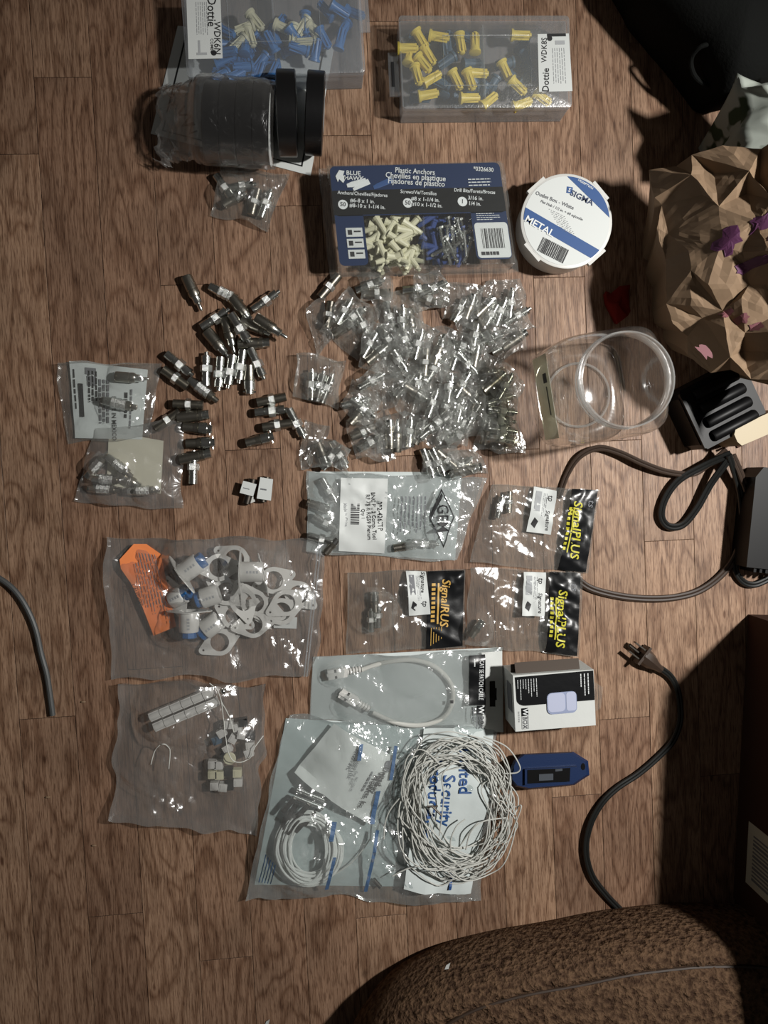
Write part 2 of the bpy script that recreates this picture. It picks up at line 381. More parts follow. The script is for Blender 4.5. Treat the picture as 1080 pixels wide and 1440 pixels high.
# ================= FLOOR =================
fa = P(45, 0); fb_ = P(132, 1400); fc_ = P(953, 80); fd_ = P(979, 960)
va = ((fa-fb_).normalized()+(fc_-fd_).normalized()).normalized()          # along the boards
ub = Vector((va.y, -va.x, 0))                                              # across the boards
def fl(px, py):
    p = P(px, py); return p.dot(ub), p.dot(va)
seams_px = [(-73,720),(7,720),(87,720),(166,720),(244,720),(321,720),(399,720),(473,720),(546,720),(618,720),(690,720),(762,720),(833,720),(905,720),(975,720),(1045,720)]
us = [fl(*s)[0] for s in seams_px]; wd = (us[-1]-us[0])/(len(us)-1)
us = [us[0]-wd*k for k in (7,6,5,4,3,2,1)]+us+[us[-1]+wd*k for k in range(1, 9)]
joints = {8:[(90,216),(60,1010)], 9:[(167,108),(125,1290)], 7:[(20,600)], 10:[(215,940),(180,-40)], 11:[(280,400),(300,1350)], 12:[(355,632),(330,60)], 13:[(435,289),(450,1010)], 14:[(510,190),(520,1290)], 15:[(590,640),(560,30)], 16:[(640,300),(650,1120)],
          17:[(715,633),(700,150)], 18:[(790,390),(800,1120)], 19:[(860,620),(880,1010)], 20:[(930,60),(940,760)], 21:[(1010,350),(1010,1090)], 22:[(1060,700)]}
mb_v = []; mb_f = []; tones = []; guv = []; rf = random.Random(11); g = .0002
for i in range(len(us)-1):
    vs = sorted(fl(*p)[1] for p in joints.get(i, [])) or [rf.uniform(-.4, .5)]
    vs = [-1.5]+vs+[1.5]
    for k in range(len(vs)-1):
        u0, u1, v0, v1 = us[i]+g, us[i+1]-g, vs[k]+g, vs[k+1]-g; n = len(mb_v); bz = .0003
        for (u, v, z) in ((u0,v0,-bz),(u1,v0,-bz),(u1,v1,-bz),(u0,v1,-bz),(u0+bz,v0+bz,0),(u1-bz,v0+bz,0),(u1-bz,v1-bz,0),(u0+bz,v1-bz,0)):
            p = ub*u+va*v; mb_v.append((p.x, p.y, z))
        t = rf.random(); ou, ov = rf.uniform(0, 50), rf.uniform(0, 50)
        for q in ((4,5,6,7),(0,1,5,4),(1,2,6,5),(2,3,7,6),(3,0,4,7)):
            mb_f.append(tuple(n+a for a in q)); tones.append(t); guv.append((ou, ov))
me = bpy.data.meshes.new('floor'); me.from_pydata(mb_v, [], mb_f); me.update(); me.materials.append(MATS['oak_boards'])
ta = me.attributes.new('tone', 'FLOAT', 'FACE'); ta.data.foreach_set('value', tones)
ul = me.uv_layers.new(name='grain')
for p in me.polygons:
    for li in p.loop_indices:
        c = me.vertices[me.loops[li].vertex_index].co; ul.data[li].uv = (c.dot(ub)+guv[p.index][0], c.dot(va)+guv[p.index][1])
fo = bpy.data.objects.new('floor', me); COL.objects.link(fo); fo['kind'] = 'structure'; WM['floor'] = Matrix()
MB().box((0,0,-.004), (3.4,3.2,.005)).build('subfloor', 'gap_dark', fo, False)

# ================= CONNECTOR PROTOTYPES =================
mm = .001
def rib(x0, x1, r, n, d):                      # ribbed / threaded stretch
    out = []
    for k in range(n):
        a = x0+(x1-x0)*k/n; b2 = x0+(x1-x0)*(k+.55)/n
        out += [(a, r), (b2, r), (b2+1e-5, r-d), (x0+(x1-x0)*(k+1)/n-1e-5, r-d)]
    return out+[(x1, r)]
LIFT = Matrix.Translation((0,0,6.2*mm))
def proto(kind):
    r = thing('coax_connector', 'x', 'connector', (0,0,0))
    T = LIFT
    if kind == 'bnc':
        MB().lathe([(-17*mm,3.2*mm),(-17*mm,4.6*mm),(-8*mm,4.6*mm),(-7.6*mm,4.1*mm),(-7*mm,4.1*mm),(-6.6*mm,4.6*mm),(-3*mm,4.6*mm)], 20, T).build('crimp_sleeve', 'chrome', r)
        MB().lathe([(-3.2*mm,5.4*mm),(-2.8*mm,6.2*mm),(3.6*mm,6.2*mm),(4*mm,5.4*mm)], 6, T).build('hex_nut', 'chrome_knurl', r, True, 20)
        MB().lathe([(4*mm,4.0*mm),(6*mm,4.0*mm),(6.3*mm,4.9*mm),(13*mm,4.9*mm),(13.4*mm,4.4*mm),(13.6*mm,2.4*mm),(17*mm,2.2*mm)], 20, T).build('barrel', 'chrome', r)
    elif kind == 'rca':
        MB().lathe([(-17*mm,3.6*mm),(-17*mm,5.6*mm),(-15*mm,6*mm),(-2*mm,6*mm),(-1.6*mm,5.5*mm),(-1*mm,5.5*mm),(-.6*mm,6*mm),(3*mm,6*mm),(5*mm,5.2*mm)], 24, T).build('shell', 'nickel', r)
        MB().lathe([(5*mm,5*mm),(6*mm,4.4*mm),(12*mm,4.2*mm),(12.6*mm,3.4*mm)], 20, T).build('collar', 'chrome', r)
        MB().lathe([(12.4*mm,2*mm),(19*mm,1.9*mm),(20*mm,1.2*mm)], 12, T).build('centre_pin', 'chrome', r)
    elif kind == 'band':
        p = []
        for k in range(3):
            x = -8*mm+k*5.2*mm; p += [(x,5.2*mm),(x+.4*mm,5.9*mm),(x+4.2*mm,5.9*mm),(x+4.6*mm,5.2*mm)]
        MB().lathe(p, 8, T).build('banded_grip', 'chrome_knurl', r, True, 20)
        MB().lathe([(-18*mm,3*mm),(-18*mm,4.2*mm),(-9*mm,5*mm),(-8*mm,5*mm)], 20, T).build('sleeve', 'chrome', r)
        MB().lathe([(7.2*mm,5*mm),(12*mm,5*mm),(12.4*mm,3*mm),(18*mm,2.8*mm),(18.4*mm,1.5*mm)], 20, T).build('tip', 'nickel', r)
    elif kind == 'splice':
        MB().lathe([(-15*mm,3*mm)]+rib(-15*mm,-3*mm,4.8*mm,9,.5*mm), 18, T).build('threaded_end', 'nickel', r)
        MB().lathe([(-3*mm,5.2*mm),(-2.6*mm,6.2*mm),(2.6*mm,6.2*mm),(3*mm,5.2*mm)], 6, T).build('hex_collar', 'chrome_knurl', r, True, 20)
        MB().lathe(rib(3*mm,15*mm,4.8*mm,9,.5*mm)+[(15*mm,3*mm)], 18, T).build('threaded_end', 'nickel', r)
    elif kind == 'barrel':
        MB().lathe([(-16*mm,4*mm),(-16*mm,5.8*mm),(4*mm,5.8*mm),(4.4*mm,5.3*mm),(5*mm,5.3*mm),(5.4*mm,5.8*mm),(9*mm,5.8*mm)], 24, T).build('barrel', 'nickel', r)
        MB().lathe([(9*mm,4.8*mm)]+rib(9*mm,16*mm,5*mm,4,.5*mm)+[(16*mm,3*mm)], 20, T).build('ribbed_end', 'chrome', r)
    elif kind == 'lug':
        MB().lathe([(-15*mm,3*mm),(-15*mm,5*mm),(-4*mm,5*mm),(-4*mm,5.6*mm),(0,6*mm)], 20, T).build('sleeve', 'nickel', r)
        m2 = MB(); m2.lathe([(0,5*mm),(1*mm,6.1*mm),(9*mm,6.1*mm),(9.5*mm,4.6*mm),(14*mm,4.6*mm),(14*mm,3.6*mm)], 20, T)
        for s_ in (-1, 1): m2.lathe([(0,1*mm),(2.2*mm,1*mm)], 8, T @ Matrix.Translation((11.6*mm,0,0)) @ Matrix.Rotation(s_*PI/2, 4, 'Z') @ Matrix.Translation((4.2*mm,0,0)))
        m2.build('bayonet_head', 'chrome', r)
    return r
protos = {k: proto(k) for k in ('bnc','rca','band','splice','barrel','lug')}
used = set()
def connector(kind, px, py, ang, label, group=None, z=0.0, tilt=0.0, sc=1.0):
    p = P(px, py, z+.006); p.z = z; rot = (0, R(-tilt), R(ang))
    if kind not in used:
        used.add(kind); o = protos[kind]; o.location = p; o.rotation_euler = rot; o.scale = (sc,)*3; o['label'] = label
        if group: o['group'] = group
        return o
    return dup(protos[kind], p, rot, label, group, sc)
CH = 'silver coaxial connector '
loose = [
 ('rca',272,411,-66,'dull grey connector lying alone at the top left of the loose connectors',0),
 ('band',318,414,-26,'shiny three-banded connector at the very top of the loose connectors',0),
 ('bnc',374,423,36,'silver connector slanting up to the right, top right of the loose connectors',0),
 ('bnc',303,448,34,'bright-edged connector forming the upper left arm of the jumbled ring',.0),
 ('rca',341,437,-52,'dark grey connector just below the banded one, in the jumble',0),
 ('bnc',338,462,-58,'thin connector angled steeply through the middle of the jumble',.010),
 ('rca',306,484,-50,'dull tapered connector at the lower left of the jumble',0),
 ('rca',323,470,-76,'dull tapered connector standing nearly vertical in the centre of the jumble',.0),
 ('barrel',360,460,-20,'dark stubby connector under the right end of the jumble',0),
 ('rca',380,460,-32,'dark connector whose pin points to the lower right of the jumble',.010),
 ('barrel',357,483,3,'horizontal dark barrel connector below the jumble',0),
 ('bnc',290,519,89,'leftmost of the upright row of shiny connectors',0),
 ('bnc',309,526,-94,'second from left of the upright row of shiny connectors',0),
 ('bnc',324,523,-99,'third from left of the upright row of shiny connectors, with a frosted nut',0),
 ('bnc',339,516,-98,'fourth from left of the upright row of shiny connectors, brightest nut',0),
 ('bnc',362,512,-66,'slanted connector at the right end of the upright row',0),
 ('lug',351,535,-90,'connector set lowest in the upright row, its head pointing down',0),
 ('bnc',253,513,-40,'upper connector of the left trio, with a bright square nut',0),
 ('splice',247,532,-36,'ribbed connector in the middle of the left trio',0),
 ('band',286,549,-38,'shiny three-banded connector at the lower right of the left trio',0),
 ('splice',265,569,-3,'horizontal brownish coupler topmost in the stack beside the plastic bags',0),
 ('barrel',272,585,6,'horizontal greenish grey connector second in the stack beside the plastic bags',0),
 ('splice',236,591,35,'short connector poking out just above the beige card bag',0),
 ('lug',279,602,-4,'greenish grey connector with a wide collar, third in the stack beside the plastic bags',0),
 ('lug',283,623,2,'largest horizontal connector in the stack beside the plastic bags',0),
 ('barrel',275,642,12,'short connector fifth in the stack beside the plastic bags',0),
 ('bnc',272,657,88,'upright connector at the bottom of the stack beside the plastic bags',0),
 ('splice',382,562,12,'threaded coupler topmost in the right-hand cluster of loose connectors',0),
 ('bnc',382,578,6,'horizontal connector with a pale nut in the right-hand cluster',0),
 ('bnc',417,596,-62,'slanted connector with a pale nut at the right end of the right-hand cluster',0),
 ('splice',390,598,9,'threaded connector in the centre of the right-hand cluster',0),
 ('lug',366,618,14,'lowest and leftmost connector of the right-hand cluster',0),
 ('splice',463,403,50,'narrow connector at the lower left corner of the blue anchor case',0),
]
for i, (k, x, y, a, lab, z) in enumerate(loose): connector(k, x, y, a, lab, None, z, 0, 1.08)
# two fittings with white tags
for (x, y, a, q, lab) in ((351,691,75,[(342,676),(361,681),(356,698),(337,693)],'brass-ended fitting with a small tilted white tag, left of the white-tagged pair'),
                          (372,688,80,[(366,671),(384,674),(381,704),(361,701)],'brass-ended fitting with a long white tag, right of the white-tagged pair')):
    p = P(x, y, .006); p.z = 0; t = thing('tagged_fitting', lab, 'fitting', p, R(a))
    T = WM[t.name] @ Matrix.Translation((0,0,5.5*mm))
    MB(T).lathe([(-14*mm,3*mm),(-14*mm,4.6*mm),(-5*mm,4.6*mm),(-5*mm,5.2*mm),(5*mm,5.2*mm),(5*mm,4.6*mm),(14*mm,4.6*mm),(14*mm,3*mm)], 20).build('barrel', 'steel_dark', t)
    Q = Quad(q, .0118); Q.patch(MB(), 0,0,1,1,0,1,1,.0008).build('white_tag', 'sticker', t, False)
    w2 = MB(); rows(w2, Q, .15,.45,.85,.62,1,'s',.4); w2.build('printed_text', 'ink_grey', t, False)
# small loose blank tag piece
MB_ = MB(); MB_.box(P(352,703,.004), (.009,.007,.006), R(20)); mesh_thing(MB_, 'white_clip', 'white_plastic', 'tiny white plastic clip below the white-tagged pair of fittings', 'clip', None, False)

# ================= HEAP OF SMALL BAGS =================
heap = [ # cx, cy, w, h, rot, z0, contents[(dx,dy,ang,kind)], phrase
 (527,407,44,34,5,0,[(-6,-6,20,'bnc'),(4,5,0,'splice')],'topmost in the heap, right under the blue case'),
 (490,452,64,66,-30,0,[(-6,-14,60,'bnc'),(8,-6,40,'bnc'),(-4,8,35,'lug'),(20,4,-60,'bnc'),(-28,-8,80,'splice')],'at the upper left shoulder of the heap'),
 (452,458,28,66,12,0,[],'empty and crinkled, hanging down the upper left of the heap'),
 (562,450,62,60,15,0,[(-14,-4,-75,'bnc'),(4,0,90,'bnc'),(16,6,-80,'rca')],'between the upper left shoulder and the top middle of the heap'),
 (600,412,50,44,10,0,[(-12,-6,5,'bnc'),(10,-6,25,'bnc'),(4,10,-20,'splice')],'of big barrels at the top middle of the heap'),
 (652,432,42,50,-10,0,[(-6,4,60,'bnc'),(8,0,70,'lug')],'standing up at the top of the heap, right of its middle'),
 (706,436,76,62,12,0,[(-16,8,60,'bnc'),(-2,2,70,'bnc'),(12,-10,85,'bnc'),(-24,-4,45,'lug'),(22,8,30,'bnc')],'with bright white highlights at the upper right of the heap'),
 (714,484,52,40,25,0,[(-4,2,30,'bnc'),(10,-6,35,'barrel')],'at the right edge of the heap below the upper right one'),
 (540,492,66,60,-20,.006,[(20,12,-56,'bnc'),(-10,6,40,'lug'),(-20,-8,60,'bnc'),(6,-14,-50,'bnc')],'with a long slanted connector, upper centre of the heap'),
 (655,505,70,62,10,.004,[(-14,-4,70,'bnc'),(2,6,-45,'bnc'),(14,-6,80,'lug'),(-4,-18,-20,'bnc')],'in the upper right centre of the heap'),
 (606,500,56,70,-5,.008,[(-8,10,85,'splice'),(10,-6,70,'rca'),(4,18,60,'bnc')],'cloudy and greenish in the very middle of the heap'),
 (447,538,56,66,-8,0,[(-9,2,88,'bnc'),(3,4,75,'bnc'),(13,8,68,'bnc')],'alone at the left of the heap with three upright connectors'),
 (536,540,60,52,20,.004,[(-14,-4,30,'bnc')],'flat and nearly empty, left of the heap centre'),
 (506,572,50,48,-35,0,[(-6,-6,15,'bnc'),(4,2,-35,'bnc'),(-2,10,50,'lug')],'dark, below the flat nearly empty one'),
 (518,614,62,52,10,0,[(-8,-6,25,'splice'),(4,8,30,'bnc')],'at the lower left of the heap with two slanted connectors'),
 (550,610,32,52,4,.004,[(-2,0,92,'barrel'),(8,4,88,'rca')],'narrow and dark, at the lower middle of the heap'),
 (582,606,42,44,-8,0,[(-6,2,85,'bnc'),(8,0,70,'lug')],'small, just right of the narrow dark one'),
 (614,585,66,76,-12,.006,[(-6,-18,70,'bnc'),(2,8,40,'bnc'),(-8,18,38,'bnc'),(12,2,45,'bnc'),(14,-14,75,'splice')],'large and glittering, lower centre of the heap'),
 (655,578,52,70,5,.004,[(-4,18,32,'bnc'),(-8,-4,75,'bnc'),(10,-12,80,'lug'),(10,6,60,'bnc')],'right of the large glittering one'),
 (642,546,58,50,-20,.010,[(-10,0,80,'bnc'),(8,-4,60,'bnc'),(14,8,-40,'rca')],'riding on top of the heap, right of centre'),
 (704,588,46,84,3,0,[(0,-26,18,'bnc'),(2,-10,-6,'bnc'),(0,4,-4,'bnc'),(2,17,-6,'bnc'),(0,30,-8,'bnc')],'with five level connectors stacked like rungs, right edge of the heap'),
 (700,540,60,44,-30,.004,[(-6,-2,40,'barrel'),(10,4,60,'bnc')],'above the one with rungs, at the right of the heap'),
 (578,548,54,52,30,.005,[(-8,-6,50,'bnc'),(6,4,-30,'lug'),(10,-10,80,'bnc')],'cloudy, just left of the glittering lower centre of the heap'),
 (640,606,44,46,-15,.003,[(-8,0,40,'bnc'),(6,6,30,'bnc')],'low down in the gap right of the glittering one'),
 (676,470,50,44,20,.005,[(-8,2,80,'bnc'),(6,-4,-60,'lug'),(12,8,20,'bnc')],'in the upper right hollow of the heap'),
 (580,478,52,50,-35,.008,[(-10,0,-60,'bnc'),(8,6,75,'bnc')],'crumpled and bulging in the upper centre hollow of the heap'),
 (688,612,34,44,10,0,[(-4,-6,80,'lug')],'with a single connector at the lower right edge of the heap'),
 (464,642,58,44,-12,0,[(-10,0,-70,'lug'),(2,0,50,'bnc'),(14,-2,-60,'bnc')],'just above the left corner of the white-labelled pouch'),
 (440,622,26,64,-14,0,[],'empty and folded, left of the lowest left one'),
 (616,650,56,40,10,0,[(-14,2,-70,'bnc'),(0,0,-65,'bnc'),(12,-4,-40,'splice')],'lowest in the heap, above the diamond logo pouch'),
 (652,656,40,32,15,0,[(-4,0,40,'bnc'),(6,4,10,'barrel')],'tiny, lowest right in the heap'),
]
for i, (cx, cy, w_, h_, rot, z0, cont, ph) in enumerate(heap):
    ca, sa = math.cos(R(rot)), math.sin(R(rot)); w_ *= 1.1; h_ *= 1.1; rr = random.Random(i)
    cs = [(cx+(sx*w_/2*rr.uniform(.8,1.1))*ca+(sy*h_/2*rr.uniform(.8,1.1))*sa, cy-(sx*w_/2*rr.uniform(.8,1.1))*sa+(sy*h_/2*rr.uniform(.8,1.1))*ca) for sx, sy in ((-1,-1),(1,-1),(1,1),(-1,1))]
    bumps = [(cx+dx, cy+dy, 15, .0145) for dx, dy, _, _ in cont]
    bg = Bag(cs, .008, bumps, .0075, z0, i+20, .0018, .014, 95, .006)
    mesh_thing(bg.mesh(), 'small_plastic_bag', 'film_crinkle', 'small clear bag '+ph, 'plastic bag', None, True, 22)
    for j, (dx, dy, a, k) in enumerate(cont):
        connector(k, cx+dx, cy+dy, a, 'silver connector in bag '+ph, 'connectors in the bag '+ph, z0+.0012+.002*(j % 2), rr.uniform(-6, 6), 1.0)
# the little bag below the tape rolls
cs = [(312,236),(408,246),(376,326),(300,302)]
bg = Bag(cs, .012, [(325,272,22,.017),(360,288,24,.018)], .004, 0, 3, .0022, .008, 90, .004)
mesh_thing(bg.mesh(), 'small_plastic_bag', 'film_clear', 'small clear plastic bag of silver connectors just below the wrapped tape rolls', 'plastic bag', None, True, 22)
for dx, dy, a, k in ((316,264,-55,'bnc'),(330,280,30,'lug'),(358,284,75,'splice'),(374,286,70,'bnc'),(340,262,10,'bnc')):
    connector(k, dx, dy, a, 'silver connector in the small bag below the wrapped tape rolls', 'connectors in the bag below the tape rolls', .001, 0, .95)
# ================= ORGANISER BOXES =================
def organiser(name, label, A, B, depth, h, latch=None):
    """clear frosted parts box; A,B = picture positions of the near top corners"""
    a = P(*A, h); b_ = P(*B, h); d = b_-a; ang = math.atan2(d.y, d.x); wd_ = d.length
    t = thing(name, label, 'storage box', (a.x, a.y, 0), ang); M = WM[t.name]
    th = .0012; m = MB(M); hl = h-.009; D = depth
    m.box((wd_/2, D/2, th/2+.0003), (wd_-.004, D-.004, th))
    for (c, dd) in (((wd_/2,.002,hl/2),(wd_-.004,th,hl)),((wd_/2,D-.002,hl/2),(wd_-.004,th,hl)),((.002,D/2,hl/2),(th,D-.004,hl)),((wd_-.002,D/2,hl/2),(th,D-.004,hl))): m.box(c, dd)
    m.build('tray', 'shell_frosted', t, False)
    m = MB(M)
    for fx in (.5,): m.box((wd_*fx, D/2, hl/2), (.0014, D-.008, hl-.004))
    m.build('divider', 'shell_frosted', t, False)
    m = MB(M); rad = .004; pts = []
    for cx_, cy_, a0 in ((wd_-rad, D-rad, 0), (rad, D-rad, 90), (rad, rad, 180), (wd_-rad, rad, 270)):
        for k in range(5): q = R(a0+k*22.5); pts.append((cx_+rad*math.cos(q), cy_+rad*math.sin(q)))
    n = len(pts); ins = [((x-wd_/2)*(1-.005/wd_)+wd_/2, (y-D/2)*(1-.005/D)+D/2) for x, y in pts]
    vs = [(x, y, hl) for x, y in pts]+[(x, y, h-.0012) for x, y in pts]+[(x, y, h) for x, y in ins]
    fs = [(k, (k+1) % n, n+(k+1) % n, n+k) for k in range(n)]+[(n+k, n+(k+1) % n, 2*n+(k+1) % n, 2*n+k) for k in range(n)]+[tuple(2*n+k for k in range(n))]
    m.add(vs, fs)
    r_ = [(wd_*.25, D*.24), (wd_*.76, D*.24), (wd_*.76, D*.78), (wd_*.25, D*.78)]
    m.tube([(x, y, h+.0002) for x, y in r_], .0006, 5, True); m.build('lid', 'shell_frosted', t, True, 30)
    return t, M, wd_, D
t, M, W1, D1 = organiser('parts_organiser', 'frosted clear parts box of blue anchors at the top left with a white sticker', (263,108), (514,101), .140, .040)
MB(M).box((W1+.004, D1*.52, .026), (.010, .05, .002)).build('hanging_tab', 'shell_frosted', t, False); MB(M).box((W1*.42, -.001, .030), (.05, .002, .012)).build('latch', 'shell_frosted', t, False)
Q = Quad([(262,-4),(310,-4),(313,82),(265,83)], .0405)
s_ = Q.patch(MB(), 0,0,1,1,0,1,1,.0003).build('sticker', 'sticker', t, False)
m = MB(); text(m, 'Dottie', Q, .72,.24,.0125,-90,.0003,.9,.03); text(m, 'WDK6N', Q, .86,.67,.0095,-90,.0003,.95,.02); text(m, 'COMBO', Q, .70,.80,.0042,-90,.0003,1,.02)
m.lathe([(0,.0028),(.0002,.0028)], 16, Matrix.Translation(Q.at(.75,.91,.0002)) @ Matrix.Rotation(-PI/2, 4, 'Y')); m.build('printed_text', 'ink_black', s_, False)
m = MB(); rows(m, Q, .25,.08,.62,.66,6,'t',.25); Q.patch(m, .3,.7,.36,.9,.0003); Q.patch(m, .25,.9,.55,.94,.0003); m.build('printed_text', 'ink_pale', s_, False)
# conical wall anchors
def anchor(mat, label, cat='anchor'):
    m = MB(); prof = [(-.011,.0022),(-.0105,.0030),(-.004,.0036),(.004,.0045),(.0085,.0052),(.0088,.0063),(.0112,.0065),(.0114,.0058)]
    m.lathe(prof, 12); 
    for k in range(4): m.box((0,0,0), (.018,.0006,.0098), 0, Matrix.Rotation(k*PI/4, 4, 'X'))
    o = m.build('wall_anchor', mat, None, True, 35); return tag(o, label, cat)
def place(o, first, px, py, z, ang, tilt, label, group):
    c = o if first else o.copy()
    if not first: COL.objects.link(c)
    c.location = P(px, py, z); c.rotation_euler = (0, R(tilt), R(ang)); c['label'] = label; c['group'] = group; return c
rr = random.Random(5)
o = anchor('blue_anchor', 'x')
ns = 0
for k in range(46):
    px, py = rr.choice([(rr.uniform(285,395), rr.uniform(18,108)), (rr.uniform(300,385), rr.uniform(60,108)), (rr.uniform(392,500), rr.uniform(2,90))])
    if px < 318 and py < 84: py = rr.uniform(86,110)
    place(o, k == 0, px, py, .009+.0095*(k % 3), rr.uniform(0,360), rr.uniform(-25,25), 'blue plastic wall anchor inside the frosted box at the top left', 'blue anchors in the top left box')
o = anchor('cream_plastic', 'x')
for k, (px, py) in enumerate(((343,40),(352,52),(335,62),(400,40),(412,50),(425,38),(445,44),(430,60),(360,30))):
    place(o, k == 0, px, py, .028, rr.uniform(0,180), 0, 'pale plastic wall anchor lying over blue ones in the top left box', 'pale anchors in the top left box')
# yellow box
t, M, W2, D2 = organiser('parts_organiser', 'frosted clear parts box of yellow anchors with a white sticker on its right', (566,152), (805,150), .096, .040)
m = MB(M); m.box((-.0055, D2*.46, .020), (.011, .046, .0018)); m.build('hanging_tab', 'shell_frosted', t, False)
m = MB(M); m.box((-.0065, D2*.46, .0212), (.003, .026, .0006)); m.build('tab_slot', 'ink_black', t, False)
Q = Quad([(756,48),(800,47),(805,128),(758,129)], .0405)
s_ = Q.patch(MB(), 0,0,1,1,0,1,1,.0003).build('sticker', 'sticker', t, False)
m = MB(); text(m, 'Dottie', Q, .22,.80,.0105,90,.0003,.9,.03); text(m, 'WDK8S', Q, .20,.28,.0085,90,.0003,.9,.02)
m.lathe([(0,.0028),(.0002,.0028)], 16, Matrix.Translation(Q.at(.38,.08,.0002)) @ Matrix.Rotation(-PI/2, 4, 'Y')); Q.patch(m, .3,0,.9,.05,.0003); m.build('printed_text', 'ink_black', s_, False)
m = MB(); rows(m, Q, .42,.25,.85,.92,6,'t',.25); Q.patch(m, .55,.12,.85,.19,.0003); m.build('printed_text', 'ink_pale', s_, False)
yel = [(592,56,-55),(603,78,-55),(618,52,-10),(648,62,-80),(668,60,90),(576,76,80),(587,106,-75),(608,110,30),(603,133,10),(642,113,-60),(661,113,-70),(673,103,0),(661,138,5),(688,141,40),(733,50,0),(711,100,-62),(729,122,-40),(763,138,-30),(574,68,0),(735,146,20),(596,90,-50)]
o = anchor('yellow_anchor', 'x')
for k, (px, py, a) in enumerate(yel): place(o, k == 0, px, py, .029-.004*(k % 2), a+180, rr.uniform(-8,8), 'yellow plastic wall anchor inside the frosted box right of the top left one', 'yellow anchors in the parts box')
o = anchor('slate_anchor', 'x')
for k in range(34):
    px = rr.uniform(580,745); py = rr.uniform(50,148)
    place(o, k == 0, px, py, .008+.0085*(k % 2), rr.uniform(0,360), rr.uniform(-15,15), 'slate blue anchor in the lower layer under the yellow anchors', 'slate blue anchors under the yellow ones')

# ================= PAPER + TAPE =================
Q = Quad([(250,36),(470,66),(437,247),(212,188)], .0012)
m = MB(); Q.patch(m, 0,0,1,1,0,8,8,.0002)
sh = mesh_thing(m, 'paper_sheet', 'paper', 'white paper sheet with a black border line, under the black tape rolls', 'paper', None, False)
m = MB()
for a in ((.06,.05,.07,.95),(.93,.05,.94,.95),(.06,.05,.94,.06),(.06,.94,.94,.95)): Q.patch(m, *a, .0003)
m.build('border_line', 'ink_black', sh, False)
m = MB(); text(m, 'VV', Q, .17,.80,.02,-60,.0004,1,.03); text(m, 'Z', Q, .23,.87,.016,20,.0004,1,.03); m.build('printed_text', 'ink_black', sh, False)
def tape_roll(cx, cy, r, w_, ang, label, group=None, lean=0):
    p = P(cx, cy, r); t = thing('tape_roll', label, 'tape', (p.x, p.y, .0014), R(ang), group)
    T = WM[t.name] @ Matrix.Translation((0,0,r)) @ Matrix.Rotation(R(lean), 4, 'Y')
    ri = .016; m = MB(T); hw = w_/2
    prof = [(-hw, ri+.002), (-hw+.0002, r-.0012), (-hw+.001, r), (hw-.001, r), (hw-.0002, r-.0012), (hw, ri+.002), (-hw, ri+.002)]
    m.lathe(prof, 48, None, False); m.build('tape', 'tape_black', t, True, 40)
    m = MB(T); m.lathe([(-hw-.0003, ri), (-hw-.0003, ri+.002), (hw+.0003, ri+.002), (hw+.0003, ri), (-hw-.0003, ri)], 32, None, False); m.build('core', 'core_grey', t, True, 40)
    return t
tape_roll(404,161,.0415,.0200,1,'black tape roll standing on edge, left of the two unwrapped ones')
tape_roll(443,161,.0405,.0185,-3,'black tape roll standing on edge, rightmost of all the tape rolls')
for k in range(4):
    cx = 302+k*22.6
    tape_roll(cx, 174, .0400, .0168, -3, 'black tape roll inside the clear shrink sleeve of stacked rolls', 'tape rolls in the shrink sleeve')
p = P(382, 178, .040); T = Matrix.Translation((p.x, p.y, .0415)) @ Matrix.Rotation(R(-3), 4, 'Z')
m = MB(T); m.lathe([(-.0002,.0395),(.0006,.0395),(.0006,.016),(-.0002,.016),(-.0002,.0395)], 48, None, False)
dsc = mesh_thing(m, 'liner_disc', 'paper', 'white printed paper disc on the right end of the wrapped tape rolls', 'paper disc', None, True)
m = MB(T)
for k in range(9):
    a = R(-62+k*14)
    m.box((.0008, .031*math.sin(a), .031*math.cos(a)), (.0003, .0022, .006), 0, Matrix.Rotation(-a, 4, 'X'))
m.build('printed_text', 'ink_grey', dsc, False)
# shrink sleeve
p0 = P(384, 178, .041); m = MB(Matrix.Translation((p0.x, p0.y, .0430)) @ Matrix.Rotation(R(-3), 4, 'Z')); prof = []; L_ = .078
pr = [(.003,.0410),(-.01,.0422),(-.04,.0420),(-.070,.0425),(-.076,.040),(-.084,.030),(-.10,.022),(-.118,.017),(-.128,.016)]
nn = 56; vs = []; fs = []
xs = []
for i in range(len(pr)-1):
    for k in range(6): f = k/6; xs.append((pr[i][0]*(1-f)+pr[i+1][0]*f, pr[i][1]*(1-f)+pr[i+1][1]*f))
xs.append(pr[-1])
for (x, r_) in xs:
    fl_ = max(0, min(1, (-x-.074)/.05))
    for k in range(nn):
        a = 2*PI*k/nn; wr = (abs(nz(x, math.sin(a)*.03+math.cos(a)*.02, 60, 1))*.0026+abs(nz(x+.3*math.sin(a)*.04, math.sin(a)*.04, 150, 4))*.0022)*(1+3.5*fl_)
        y = math.cos(a)*(r_*(1+.9*fl_)+wr)*(1+.15*fl_); z = math.sin(a)*(r_*(1-.45*fl_)+wr)-.022*fl_
        z = max(z, -.0412)
        vs.append((x+wr*2*fl_, y, z))
t = thing('shrink_sleeve', 'crumpled clear plastic sleeve around the stacked black tape rolls, open end to the left', 'plastic wrap', (p0.x-.04, p0.y, 0))
isp = next(i for i, q in enumerate(xs) if q[0] < -.079)
